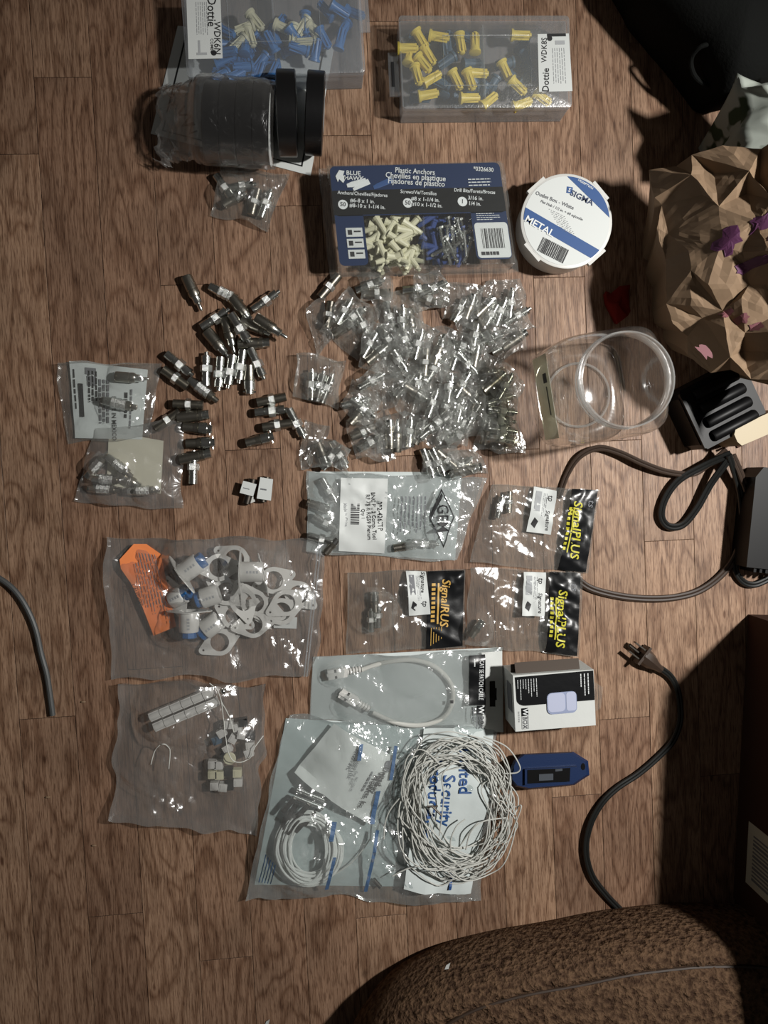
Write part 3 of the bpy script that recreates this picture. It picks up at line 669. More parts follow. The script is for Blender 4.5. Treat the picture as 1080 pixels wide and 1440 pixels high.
for nm_, mt_, ia, ib in (('sleeve_body', 'wrap', 0, isp), ('open_end', 'film_soft', isp, len(xs)-1)):
    m = MB(Matrix.Translation((p0.x, p0.y, .0430)) @ Matrix.Rotation(R(-3), 4, 'Z'))
    m.add(vs[ia*nn:(ib+1)*nn], [(i*nn+k, i*nn+(k+1) % nn, (i+1)*nn+(k+1) % nn, (i+1)*nn+k) for i in range(ib-ia) for k in range(nn)]); m.build(nm_, mt_, t, True, 30)

# ================= BLUE ANCHOR CASE =================
HC = .042
cc = [(463,234),(702,228),(722,368),(478,374)]
ctr = P(590, 302, HC); t = thing('anchor_case', 'clear plastic case with a navy and black printed card, left of the round white box', 'storage box', (ctr.x, ctr.y, 0))
Q = Quad(cc, HC)
def shell(m, z0, z1, g0, g1):
    a0 = [Q.at(s_, q_) for s_, q_ in ((0,0),(1,0),(1,1),(0,1))]; c0 = sum(a0, Vector())/4
    def ring(g, z):
        out = []
        for k in range(4):
            p = a0[k]; d = (p-c0); pn = a0[(k+1) % 4]; e = p+d.normalized()*g; e2 = pn+(pn-c0).normalized()*g
            for j in range(10):
                f = j/10; q = e.lerp(e2, f); out.append((q.x, q.y, z))
        return out
    r0, r1 = ring(g0, z0), ring(g1, z1); n = len(r0)
    return r0, r1, n
m = MB(); r0, r1, n = shell(m, .0006, HC-.0015, .002, .0025)
m.add(r0+r1, [tuple(range(n))[::-1]]+[(k, (k+1) % n, n+(k+1) % n, n+k) for k in range(n)]); m.build('tray', 'shell_clear', t, False)
m = MB(); r0, r1, n = shell(m, .030, .030, .003, .013)
fl2 = [(x+nz(x, y, 60)*.003, y+nz(x, y, 60, 2)*.003, .030+abs(nz(x, y, 90))*.006-.012) for x, y, z in r1]
m.add([(x,y,.022) for x,y,z in r0]+fl2, [(k, (k+1) % n, n+(k+1) % n, n+k) for k in range(n)]); m.build('flange', 'film_clear', t, False)
m = MB(); r0, r1, n = shell(m, HC-.0015, HC+.0008, .0035, .0015)
m.add(r0+r1, [tuple(range(n, 2*n))]+[(k, (k+1) % n, n+(k+1) % n, n+k) for k in range(n)]); m.build('lid', 'shell_clear', t, False)
m = MB(); m2 = Q.patch(m, .505,.52,.515,.98,-.004); m.box(Q.at(.50,.75,-.022), (.0014,.05,.036), 0); m.build('divider', 'shell_clear', t, False)
cn = MB(); z_ = -.0004
def rr_poly(x0, y0, x1, y1, r_, asp=1.7):
    o_ = []
    for cx_, cy_, a0 in ((x1-r_, y0+r_*asp, -90), (x1-r_, y1-r_*asp, 0), (x0+r_, y1-r_*asp, 90), (x0+r_, y0+r_*asp, 180)):
        for k in range(5): q = R(a0+k*22.5); o_.append((cx_+r_*math.cos(q), cy_+r_*asp*math.sin(q)))
    return o_
Q.poly(cn, rr_poly(0,0,1,.50,.03), z_)
Q.poly(cn, rr_poly(0,.44,.165,1,.03), z_); Q.poly(cn, rr_poly(.79,.44,1,.97,.03), z_)
card = cn.build('printed_card', 'card_navy', t, False)
m = MB(); Q.poly(m, rr_poly(.0,.245,1,.49,.004), .0001); m.build('black_band', 'card_black', card, False)
m = MB(); Q.poly(m, rr_poly(.80,.60,.995,.955,.02), .0001)
for a in ((.055,.62,.15,.71),(.055,.73,.15,.82),(.055,.84,.15,.93)): Q.patch(m, *a, .0002)
m.build('white_panel', 'sticker', card, False)
m = MB(); barcode(m, Q, .835,.66,.965,.86,'s',.0003,4,16); rows(m, Q, .82,.88,.98,.94,1,'s',.6,.0003)
for k in range(3): Q.patch(m, .065,.64+k*.11,.09,.69+k*.11,.0003); Q.patch(m, .10,.65+k*.11,.14,.665+k*.11,.0003)
m.build('barcode', 'ink_black', card, False)
A_ = -2
m = MB(); dz = .0004
text(m, 'BLUE', Q, .135,.075,.0062,A_,dz,1.1,.06); text(m, 'HAWK', Q, .135,.125,.0062,A_,dz,1.1,.06)
Q.poly(m, [(.03,.10),(.055,.04),(.085,.05),(.075,.09),(.09,.12),(.07,.17),(.05,.13),(.04,.16)], dz)
text(m, 'Plastic Anchors', Q, .495,.072,.0076,A_,dz,.9,.04); text(m, 'Chevilles en plastique', Q, .495,.128,.0082,A_,dz,.9,.04); text(m, 'Fijadores de plástico', Q, .495,.184,.0082,A_,dz,.9,.04)
text(m, '*0326630', Q, .90,.07,.0062,A_,dz,.9,.05); rows(m, Q, .80,.15,.99,.24,3,'s',.3,dz)
text(m, 'Anchors/Chevilles/Fijadores', Q, .175,.285,.0052,A_,dz,.9,.04); text(m, 'Screws/Vis/Tornillos', Q, .50,.285,.0052,A_,dz,.9,.04); text(m, 'Drill Bits/Forets/Brocas', Q, .83,.285,.0052,A_,dz,.9,.04)
text(m, '#6-8 x 1 in.', Q, .17,.355,.0056,A_,dz,1,.05); text(m, '#8-10 x 1-1/4 in.', Q, .195,.41,.0056,A_,dz,1,.05)
text(m, '#8 x 1-1/4 in.', Q, .535,.355,.0056,A_,dz,1,.05); text(m, '#10 x 1-1/2 in.', Q, .54,.41,.0056,A_,dz,1,.05)
text(m, '3/16 in.', Q, .83,.355,.0056,A_,dz,1,.05); text(m, '1/4 in.', Q, .82,.41,.0056,A_,dz,1,.05)
for cx_ in (.055, .43, .75): Q.poly(m, [(cx_+.028*math.cos(k*PI/10), .385+.048*math.sin(k*PI/10)) for k in range(20)], dz)
rows(m, Q, .82,.50,.97,.58,4,'s',.3,dz); m.build('printed_text', 'ink_white', card, False)
m = MB(); text(m, '50', Q, .055,.385,.0062,A_,.0006,1,.05); text(m, '50', Q, .43,.385,.0062,A_,.0006,1,.05); text(m, '1', Q, .75,.385,.0062,A_,.0006,1,.05); m.build('printed_text', 'ink_black', card, False)
m = MB(); m.lathe([(-.011,.0018),(-.006,.0028),(.01,.0034)], 8, Matrix.Translation(Q.at(.15,.175,.0002)) @ Matrix.Diagonal((1,1,.05,1)) @ Matrix.Rotation(R(15), 4, 'Z')); m.lathe([(-.009,.0016),(.01,.003)], 8, Matrix.Translation(Q.at(.17,.20,.0002)) @ Matrix.Diagonal((1,1,.05,1)) @ Matrix.Rotation(R(28), 4, 'Z')); m.build('anchor_picture', 'ink_white', card, False)
m = MB(); m.lathe([(-.011,.0018),(-.006,.0026),(.011,.003)], 8, Matrix.Translation(Q.at(.30,.185,.0002)) @ Matrix.Diagonal((1,1,.05,1)) @ Matrix.Rotation(R(24), 4, 'Z')); m.build('anchor_picture', 'ink_blue', card, False)
# contents
rr = random.Random(9)
def small_anchor(mat):
    m = MB(); m.lathe([(-.0125,.0022),(-.008,.0028),(.010,.0036),(.0103,.0046),(.0122,.0047)], 10); o = m.build('wall_anchor', mat, None, True, 35); return tag(o, 'x', 'anchor')
oc = small_anchor('cream_plastic'); on = small_anchor('navy_anchor')
for k in range(96):
    s_, q_ = rr.uniform(.20,.45), rr.uniform(.54,.93); p = Q.at(s_, q_); c = oc if k == 0 else oc.copy()
    if k: COL.objects.link(c)
    c.location = (p.x, p.y, .008+.0055*(k % 6)); c.rotation_euler = (0, R(rr.uniform(-15,15)), R(rr.uniform(0,180))); c['label'] = 'cream plastic anchor piled in the left compartment of the clear navy-carded case'; c['group'] = 'cream anchors in the navy-carded case'
for k in range(40):
    s_, q_ = rr.uniform(.54,.77), rr.uniform(.46,.93); p = Q.at(s_, q_); c = on if k == 0 else on.copy()
    if k: COL.objects.link(c)
    c.location = (p.x, p.y, .009+.009*(k % 3)); c.rotation_euler = (0, R(rr.uniform(-15,15)), R(rr.uniform(0,180))); c['label'] = 'dark blue anchor in the right compartment of the clear navy-carded case'; c['group'] = 'dark blue anchors in the navy-carded case'
m = MB(); m.lathe([(-.015,.0004)]+rib(-.013,.011,.0021,12,.0006)+[(.0112,.0036),(.0135,.0042),(.014,.0030)], 10); osw = m.build('screw', 'chrome', None, True, 30); tag(osw, 'x', 'screw')
for k in range(16):
    s_, q_ = rr.uniform(.60,.76), rr.uniform(.62,.92); p = Q.at(s_, q_); c = osw if k == 0 else osw.copy()
    if k: COL.objects.link(c)
    c.location = (p.x, p.y, .031+.004*(k % 2)); c.rotation_euler = (0, R(rr.uniform(-8,8)), R(rr.uniform(20,120))); c['label'] = 'silver screw among the dark blue anchors in the clear navy-carded case'; c['group'] = 'screws in the navy-carded case'

# ================= ROUND BOX =================
HR = .040; pc = P(797, 311, HR); rad = .0505
t = thing('round_box', 'round white plastic cover box with a blue-striped metal label, right of the anchor case', 'box', (pc.x, pc.y, 0), R(-20)); M = WM[t.name]
m = MB(M @ Matrix.Rotation(-PI/2, 4, 'Y')); m.lathe([(0,rad-.007),(.0,rad-.004),(.004,rad-.003),(HR-.006,rad-.001),(HR-.005,rad),(HR-.0006,rad),(HR,rad-.0015),(HR,.001)], 64, None, False); m.build('body', 'white_plastic', t, True, 40)
m = MB(M)
for a in (62, 152, 242, 332): m.box((math.cos(R(a))*rad, math.sin(R(a))*rad, HR-.0025), (.0035,.024,.005), R(a))
m.build('rim_tab', 'white_plastic', t, False)
def disc_part(cond_a, lo, hi, rr_):    # slice of the disc between two parallel lines at angle cond_a
    pts = []; n = 60; vs_ = []
    u = (math.cos(R(cond_a)), math.sin(R(cond_a))); nrm = (-u[1], u[0])
    up = [(math.sqrt(max(0, 1-(lo+(hi-lo)*k/n)**2)), lo+(hi-lo)*k/n) for k in range(n+1)]
    poly = [(x, y) for x, y in up]+[(-x, y) for x, y in up[::-1]]
    return [((u[0]*x+nrm[0]*y)*rr_, (u[1]*x+nrm[1]*y)*rr_) for x, y in poly]
T = Matrix.Translation((pc.x, pc.y, HR))
lab = MB(T).add([(rad*.94*math.cos(2*PI*k/64), rad*.94*math.sin(2*PI*k/64), .0003) for k in range(64)], [tuple(range(64))]).build('round_label', 'sticker', t, False)
m = MB(T)
for q in (disc_part(-28, -.46, -.20, rad*.94), disc_part(-42, .74, .999, rad*.94)): m.add([(x, y, .0005) for x, y in q], [tuple(range(len(q)))])
m.add([(x+ox, y+oy, .0005) for x, y in ((-.0036,-.003),(.003,-.0038),(.0036,.003),(-.003,.0038)) for ox, oy in ((.0026,.0330),)], [(0,1,2,3)])
m.build('blue_stripe', 'ink_blue', lab, False)
Q = Quad([(747,261),(847,261),(847,361),(747,361)], HR+.0004)
m = MB(); text(m, 'METAL', Q, .115,.575,.0105,-28,.0006,1.1,.06); text(m, '14260PTWH', Q, .76,-.02,.0036,-30,.0004,1,.03); text(m, 'S', Q, .535,.065,.006,-22,.0004,1.1,.05); m.build('printed_text', 'ink_white', lab, False)
m = MB(); text(m, 'SIGMA', Q, .71,.175,.0086,-24,.0004,1.1,.06)
m.build('printed_text', 'ink_navy', lab, False)
m = MB(); text(m, 'Outlet Box - White', Q, .33,.21,.0056,-20,.0004,1,.04); text(m, 'Flat Hub / 1/2 in. + 60 sq/cm/in', Q, .43,.35,.0040,-22,.0004,1,.03)
for k in range(9): text(m, ('- - -- --- -- -', '--- -- - --- -')[k % 2], Q, .36+.02*k, .38+.035*k, .0035, -24, .0004, 1.2, .02)
m.build('printed_text', 'ink_grey', lab, False)
m = MB(); p = P(778, 352, HR+.0008); mm2 = Matrix.Translation(p) @ Matrix.Rotation(R(-25), 4, 'Z'); rr = random.Random(2); x = -.016
while x < .016:
    w_ = rr.choice((.0005,.001,.0014)); m.add([mm2 @ Vector(q) for q in ((x,-.008,0),(x+w_,-.008,0),(x+w_,.008,0),(x,.008,0))], [(0,1,2,3)]); x += w_+rr.choice((.0005,.0008))
m.build('barcode', 'ink_black', lab, False)

# ================= CLEAR JAR =================
pj = P(812, 556, 0); JA = R(10); t = thing('plastic_jar', 'empty clear square plastic jar with a wide open round mouth', 'jar', (pj.x, pj.y, 0), JA); M = WM[t.name]
def se(a, r_, n_): c, s_ = math.cos(a), math.sin(a); k = (abs(c)**n_+abs(s_)**n_)**(-1/n_); return r_*k*c, r_*k*s_
def loft(m, secs, n=64, closed_bottom=False):
    vs = []; fs = []
    for (z, r_, e_) in secs:
        for k in range(n): x, y = se(2*PI*k/n, r_, e_); vs.append((x, y, z))
    for i in range(len(secs)-1):
        for k in range(n): fs.append((i*n+k, i*n+(k+1) % n, (i+1)*n+(k+1) % n, (i+1)*n+k))
    if closed_bottom: fs.append(tuple(range(n))[::-1])
    m.add(vs, fs); return m
m = MB(M); loft(m, [(.004,.004,2),(.004,.030,2),(.0008,.036,2.2),(.0005,.046,3.4),(.002,.052,4.2),(.008,.0555,4.8),(.02,.056,5),(.10,.056,5),(.112,.0545,4.5),(.122,.0505,3.2),(.128,.047,2.3),(.131,.0455,2),(.133,.0455,2)], 72, True)
m.build('body', 'jar_plastic', t, True, 60)
m = MB(M)
for z, r_, e_ in ((.131,.0455,2),): loft(m, [(.133,.0455,2),(.135,.0455,2),(.1355,.0470,2),(.137,.0470,2),(.1375,.0455,2),(.150,.0455,2),(.152,.0462,2),(.1525,.0445,2),(.150,.0440,2),(.133,.0440,2)], 72)
for k in range(46): pass
m.tube([(.0466*math.cos(R(a)), .0466*math.sin(R(a)), .140+.006*a/330) for a in range(-60, 270, 6)], .0009, 6)
m.build('threaded_mouth', 'jar_rim', t, True, 60)
m = MB(M); m.tube([(.036*math.cos(2*PI*k/48), .036*math.sin(2*PI*k/48), .0035) for k in range(48)], .0014, 8, True); m.build('base_ring', 'jar_rim', t)
m = MB(M)
m.box((-.0567, .000, .065), (.0004, .088, .050)); lb = m.build('label', 'jar_label', t, False)
m = MB(M); m.box((-.0571, .020, .075), (.0003, .010, .012)); m.box((-.0571,-.004,.076), (.0003,.03,.003)); m.build('printed_text', 'ink_black', lb, False)
# ================= LARGER BAGS =================
def bag_thing(name, label, bg, mat, ang=22, cat='plastic bag', film_name='film'):
    c = bg.centre(); t = thing(name, label, cat, c); bg.mesh().build(film_name, mat, t, True, ang); return t
def draped(cs, bg, dz): q = Quad(cs, .002, lambda x, y: bg.hf(x, y)+dz); return q
# --- left bag with the white instruction paper
b1 = Bag([(80,508),(228,514),(214,616),(95,622)], .009, [(168,566,24,.016),(186,530,22,.014)], .0035, 0, 41, .0021, .012, 70, .003)
t = bag_thing('zip_bag', 'clear plastic bag holding a printed white paper and one connector, farthest left on the floor', b1, 'film_clear')
Q = Quad([(98,508),(208,520),(200,618),(106,616)], .0025)
m = MB(); Q.patch(m, 0,0,1,1,0,12,12,.0002)
for p in m.v: p.z += nz(p.x, p.y, 45)*.0015+.001
pp = mesh_thing(m, 'instruction_paper', 'paper_blue', 'white instruction paper with a black bar inside the farthest left bag', 'paper', None, True)
m = MB(); Q.patch(m, .10,.28,.16,.72,.0022); rows(m, Q, .22,.1,.36,.7,3,'t',.5,.0022); rows(m, Q, .02,.1,.08,.9,1,'t',.3,.0022); rows(m, Q, .70,.35,.78,.9,1,'t',.5,.0022)
text(m, 'MADE IN MEXICO', Q, .58,.72,.006,-90,.0022,1,.04); m.build('printed_text', 'ink_black', pp, False)
m = MB(); rows(m, Q, .36,.2,.52,.85,3,'t',.6,.0022,3); rows(m, Q, .78,.3,.84,.9,1,'t',.4,.0022,5); Q.patch(m, .2,.06,.34,.15,.0022); Q.patch(m, .22,.17,.34,.30,.0022); m.build('printed_text', 'ink_grey', pp, False)
connector('band',168,568,-12,'shiny banded connector on the white instruction paper in the farthest left bag',None,.0042,0,1.05)
connector('rca',184,531,-4,'dull connector at the top of the farthest left bag',None,.0035,0,.95)
# --- bag below it
b2 = Bag([(133,602),(260,590),(256,716),(104,706)], .012, [(140,655,16,.017),(166,656,22,.018),(155,680,26,.018),(205,690,16,.013)], .0035, .0006, 42, .0021, .012, 70, .003)
t = bag_thing('zip_bag', 'clear plastic bag with a blank cream card and a few connectors, left edge, lower one', b2, 'film_soft')
Q = Quad([(153,606),(230,620),(226,694),(150,682)], .003); m = MB(); Q.patch(m, 0,0,1,1,0,6,6,.0003)
mesh_thing(m, 'blank_card', 'paper_cream', 'blank cream card inside the lower left bag of connectors', 'card', None, True)
for x, y, a, k, z, lb in ((136,655,48,'band',.0015,'short banded connector at the far left inside the cream card bag'),(168,656,-40,'band',.0045,'long banded connector slanting across the cream card in the bag'),
    (150,674,-5,'band',.003,'upper level banded connector in the cream card bag'),(146,688,-4,'band',.0012,'lowest banded connector in the cream card bag'),(202,690,2,'band',.0045,'level connector at the lower right in the cream card bag'),(184,677,-30,'rca',.0012,'dull connector in the middle of the cream card bag')):
    connector(k, x, y, a, lb, None, z, 0, .95)
# --- big zip bag with oval plates
b3 = Bag([(150,752),(462,758),(440,950),(162,952)], .016, [(268,800,34,.030),(355,806,40,.034),(295,840,34,.026),(266,875,30,.026),(297,878,28,.024),(400,850,44,.014)], .0050, 0, 43, .0024, .020, 45, .003)
t = bag_thing('zip_bag', 'large clear zip bag with white oval plates and an orange paper', b3, 'film_soft')
m = MB()
for f in (.955,.968):
    m.tube([Quad([(150,752),(462,758),(440,950),(162,952)], 0, b3.hf).at(f, .01+.98*k/40, .0006) for k in range(41)], .0008, 6)
m.build('zip_closure', 'shell_frosted', t)
# orange paper
Q = Quad([(166,765),(230,765),(250,895),(180,895)], .010)
m = MB(); pts = [(168,787),(188,765),(206,765),(226,779),(233,812),(248,881),(216,894),(200,853),(184,820),(170,800)]
c_ = P(206, 825, .011); vs_ = [P(x, y, .010+.002*math.sin(x*.2)) for x, y in pts]; m.add([c_]+vs_, [(0, 1+(k+1) % 10, 1+k) for k in range(10)])
op = mesh_thing(m, 'orange_paper', 'orange_paper', 'orange printed caution paper with cut corners inside the large zip bag', 'paper', None, True, 180)
m = MB(); q2 = Quad([(182,771),(222,776),(246,880),(207,887)], .0135)
for k in range(8):
    f = .08+.11*k; st = max(0, .16-f*.2) if f < .3 else (0 if f < .55 else (f-.55)*.0)
    rows(m, q2, f-.03, .04+st, f+.03, .97, 1, 't', .45, 0, k*3)
m.build('printed_text', 'ink_grey', op, False)
m = MB(); text(m, 'CAUTION', Quad([(182,771),(222,776),(246,880),(207,887)], .0135), -.10,.56,.0055,-72,.0003,1,.03); m.build('printed_text', 'ink_black', op, False)
# oval plates
ring = []
for k in range(96):
    a = 2*PI*k/96; r1 = .0152
    x = math.cos(a); ring.append(a)
def plate_out():
    L2, rr_, rc = .0205, .0046, .0150; pts = []
    ph = math.acos((rc-rr_)/L2)
    for k in range(13): a = -ph+2*ph*k/12; pts.append((L2+rr_*math.cos(a), rr_*math.sin(a)))
    for k in range(17): a = ph+(PI-2*ph)*k/16; pts.append((rc*math.cos(a), rc*math.sin(a)))
    for k in range(13): a = PI-ph+2*ph*k/12; pts.append((-L2+rr_*math.cos(a), rr_*math.sin(a)))
    for k in range(17): a = PI+ph+(PI-2*ph)*k/16; pts.append((rc*math.cos(a), rc*math.sin(a)))
    return pts
circ = lambda cx_, cy_, r_, n: [(cx_+r_*math.cos(2*PI*k/n), cy_+r_*math.sin(2*PI*k/n)) for k in range(n)]
pv, pf = outline_curve([plate_out(), circ(0,0,.0103,28), circ(.0200,0,.0013,10), circ(-.0200,0,.0013,10)], .0005)
pm_ = MB(); pm_.add(pv, pf); pl = pm_.build('mounting_plate', 'white_plastic', None, False)
plates = [ # x,y,ang,z,tiltx,tilty,label
 (308,798,4,.020,0,6,'white oval plate at the top centre of the bag, hole clearly visible'),
 (330,786,-28,.010,0,0,'white oval plate tucked behind the topmost plate in the bag'),
 (309,903,26,.006,0,0,'lowest white oval plate in the bag, alone over the floor'),
 (246,840,-68,.010,20,0,'white oval plate standing behind the leftmost white sleeve end'),
 (385,816,18,.008,0,0,'white oval plate at the upper right of the spread in the bag'),
 (420,836,-38,.006,0,0,'rightmost white oval plate in the bag, tilted downward'),
 (402,848,30,.012,8,0,'white oval plate lying across the rightmost one'),
 (396,860,20,.009,0,0,'white oval plate under the right-hand crossing pair'),
 (358,848,-60,.012,0,10,'white oval plate fanned steeply in the middle right of the bag'),
 (342,846,-75,.015,10,0,'steepest fanned white oval plate in the bag centre'),
 (318,832,-35,.012,0,0,'white oval plate just below the topmost plate in the bag'),
 (330,866,-32,.008,0,0,'white oval plate slanting down across the bag centre'),
 (356,878,10,.011,0,0,'white oval plate right of the lowest one, in the bag'),
 (372,858,-20,.006,0,0,'white oval plate at the bottom of the right-hand stack in the bag'),
]
for k, (x, y, a, z, tx, ty, lb) in enumerate(plates):
    c = pl if k == 0 else pl.copy()
    if k: COL.objects.link(c)
    c.location = P(x, y, z); c.rotation_euler = (R(tx), R(ty), R(a)); tag(c, lb, 'plate')
# white sleeves with blue ends and a flange
def sleeve(x, y, ang, z, L_, flange, blue, lb, tilt=0, bl2=1):
    p = P(x, y, z); p.z = 0; t = thing('flanged_sleeve', lb, 'sleeve', (p.x, p.y, z-.0112)); 
    W = Matrix.Translation((p.x, p.y, z)) @ Matrix.Rotation(R(ang), 4, 'Z') @ Matrix.Rotation(R(-tilt), 4, 'Y'); T = W
    MB(T).lathe([(-L_/2,.0088),(-L_/2,.0106),(-L_/2+.001,.011),(L_/2-.001,.011),(L_/2,.0106),(L_/2,.0088),(-L_/2,.0088)], 36, None, False).build('tube', 'white_plastic', t, True, 40)
    if blue: MB(T).lathe([(L_/2-.004,.002),(L_/2-.004,.0085),(L_/2+.006,.0088),(L_/2+.007,.008),(L_/2+.0072,.002)], 8, None).build('blue_end', 'blue_plastic', t, True, 20)
    if flange: MB(T @ Matrix.Translation((-L_/2-.0006,0,0)) @ Matrix.Rotation(R(flange), 4, 'X') @ Matrix.Rotation(PI/2, 4, 'Y')).add(pv, pf).build('oval_flange', 'white_plastic', t, False)
    m = MB(T); 
    for k, a in enumerate((4,)): 
        for j in range(4): m.box((-.004+.0035*j, .01108*math.sin(R(a)), .01108*math.cos(R(a))), (.0022,.0028,.00015), 0, Matrix.Rotation(-R(a), 4, 'X'))
    m.build('printed_text', 'ink_pale', t, False); return t
sleeve(268,799,36,.022,.022,75,1,'white sleeve with blue end pointing to the upper right, upper left in the bag',0)
sleeve(354,804,-1,.024,.024,85,0,'shiny white sleeve lying level between two oval flanges, upper right in the bag',0)
sleeve(296,838,198,.016,.020,0,1,'white sleeve with blue end pointing to the left, centre of the bag',0)
sleeve(266,874,-90,.017,.022,90,1,'upright white sleeve with a flange across its top and blue lower end',0)
sleeve(252,838,28,.012,.018,0,1,'white ringed sleeve seen end-on with blue inside, leftmost in the bag',25)
sleeve(298,879,218,.013,.020,0,1,'white sleeve with blue end pointing down left, below the bag centre',0)
c = pl.copy(); COL.objects.link(c); c.location = P(370,808,.016); c.rotation_euler = (R(78), R(8), R(-78)); tag(c, 'white oval plate standing on edge, right of the shiny level sleeve', 'plate')
Q = Quad([(384,868),(418,868),(417,884),(385,883)], .004); lbq = mesh_thing(Q.patch(MB(), 0,0,1,1,0,1,1,.0003), 'barcode_tag', 'sticker', 'small white barcode tag under the oval plates in the bag', 'tag', None, False)
barcode(MB(), Q, .15,.25,.7,.65,'s',.0003,3,12).build('barcode', 'ink_grey', lbq, False)
# --- lower zip bag
b4 = Bag([(174,955),(370,957),(368,1172),(160,1147)], .014, [(262,1000,52,.024),(235,1012,30,.024),(330,1045,34,.020),(322,1080,34,.020),(215,1070,40,.016)], .0055, 0, 44, .0024, .022, 40, .005)
t = bag_thing('zip_bag', 'clear zip bag with white magnet bars and small white blocks, lower left', b4, 'film_soft')
m = MB(); q4 = Quad([(174,955),(370,957),(368,1172),(160,1147)], 0, b4.hf)
for pts in ([(296,958),(306,968),(312,985),(318,1030),(326,1060),(338,1068),(352,1064),(358,1050),(370,1036)], [(312,985),(322,1005),(330,1026)], [(214,1072),(220,1052),(232,1042),(240,1052),(239,1078)]):
    m = MB(); m.tube([Vector((p.x, p.y, b4.hf(p.x, p.y)+.001)) for p in pxs([(x, y, .016) for x, y in pts], 8)], .0005, 6)
    k_ = pts[0]; mesh_thing(m, 'plastic_thread', 'white_wire', {296:'long curved white thread hanging over the lower left bag',312:'short white thread branching toward the small blocks',214:'hooked thin white thread at the left of the lower left bag'}[k_[0]], 'thread', None, True)
for r_ in (0, 1):
    for k in range(6):
        f = (k+.5)/6; x = 214+(304-214)*f+(3 if r_ else -3); y = (1022 if r_ else 1008)+(981-1018)*f*1.0; 
        m = MB(); p = P(x, y, .010); a_ = R(23); m.box(p, (.0118,.0098,.009), a_); 
        m.lathe([(-.0059,.0046),(.0059,.0046)], 16, Matrix.Translation(p+Vector((0,0,.002))) @ Matrix.Rotation(a_, 4, 'Z'))
        mesh_thing(m, 'magnet_block', 'white_plastic', 'white block in the %s row of the double bar, inside the lower left zip bag' % ('lower' if r_ else 'upper'), 'block', 'white blocks of the double bar, %s row' % ('lower' if r_ else 'upper'), True, 30)
blk = [(322,1018,0,'w',.012),(334,1022,10,'w',.010),(342,1015,5,'k',.012),(312,1030,30,'w',.008),(340,1032,80,'w',.012),(353,1034,0,'k',.012),(352,1048,5,'w',.010),(350,1058,20,'w',.012),(320,1052,30,'w',.007),(328,1038,60,'w',.009),(299,1074,0,'w',.010),(308,1075,0,'w',.010),(299,1088,0,'c',.010),(309,1089,0,'c',.010),(302,1104,0,'w',.008),(314,1106,-8,'w',.008),(322,1084,0,'k',.008),(334,1086,0,'c',.010),(335,1099,0,'w',.008),(323,1104,0,'k',.007),(318,1062,30,'s',.006),(305,1040,20,'s',.006)]
for k, (x, y, a, c, z) in enumerate(blk):
    m = MB(); p = P(x, y, z); dd = (.0092,.0088,.009); m.box(p, dd, R(a)); m.box(p+Vector((0,0,.0046)), (.006,.006,.0008), R(a))
    nm = {'w':('white_plastic','small white block in the loose cluster of the lower left bag','white blocks in the loose cluster'),'k':('card_black','small black block in the loose cluster of the lower left bag','black blocks in the loose cluster'),'c':('cream_plastic','small cream block in the loose cluster of the lower left bag','cream blocks in the loose cluster'),'s':('slate_anchor','small grey block half hidden in the cluster of the lower left bag','grey blocks in the loose cluster')}[c]
    mesh_thing(m, 'small_block', nm[0], nm[1], 'block', nm[2], False)
m = MB(); p = P(323,1066,.016); m.lathe([(0,.0068),(.002,.0070),(.0025,.0064)], 24, Matrix.Translation(p) @ Matrix.Rotation(-PI/2, 4, 'Y')); mesh_thing(m, 'round_disc', 'cream_plastic', 'round pale disc among the small blocks of the lower left bag', 'disc')
m = MB(); p = P(314,972,.021); m.lathe([(-.0032,.0002),(-.0028,.0016),(-.0015,.0029),(0,.0033),(.0015,.0029),(.0028,.0016),(.0032,.0002)], 16, Matrix.Translation(p)); mesh_thing(m, 'metal_bead', 'chrome', 'tiny shiny metal ball at the end of the double white bar', 'bead', None, True, 180)
# --- GEM pouch
cs = [(434,663),(684,672),(640,790),(431,775)]
b5 = Bag(cs, .009, [(455,690,16,.016),(455,730,24,.018),(610,758,18,.013),(585,765,16,.012)], .0030, .0008, 45, .0021, .010, 60, .002)
t = bag_thing('product_pouch', 'milky plastic pouch with a white barcode label and a diamond logo', b5, 'film_milky')
Q = Quad([(434,663),(650,664),(640,788),(431,775)], .001); m = MB(); Q.patch(m, .0,.0,1,1,0,10,8,.0002); m.build('white_backing', 'paper_blue', t, False)
L5 = draped([(479,672),(545,673),(540,778),(476,774)], b5, .0006)
lb = L5.patch(MB(), 0,0,1,1,0,14,18,.0003).build('sticker', 'sticker', t, True, 60)
m = MB(); text(m, '302-426STP', L5, .86,.50,.0075,-88,.0006,.9,.03); text(m, 'BNC Pl., 2 Comp, Tool', L5, .73,.50,.0062,-88,.0006,.9,.03); text(m, 'RF 75 & RG59 Plenum', L5, .62,.52,.0062,-88,.0006,.9,.03); text(m, 'Qty 1', L5, .50,.48,.0055,-88,.0006,.9,.03)
barcode(m, L5, .24,.34,.42,.64,'t',.0006,8,16); m.build('printed_text', 'ink_black', lb, False)
m = MB(); text(m, 'Made in China', L5, .13,.5,.005,-88,.0006,.9,.02); m.build('printed_text', 'ink_pale', lb, False)
D5 = draped([(600,684),(642,684),(640,772),(598,772)], b5, .0008); m = MB()
a4 = [(.45,.03),(.92,.48),(.55,.97),(.05,.48)]
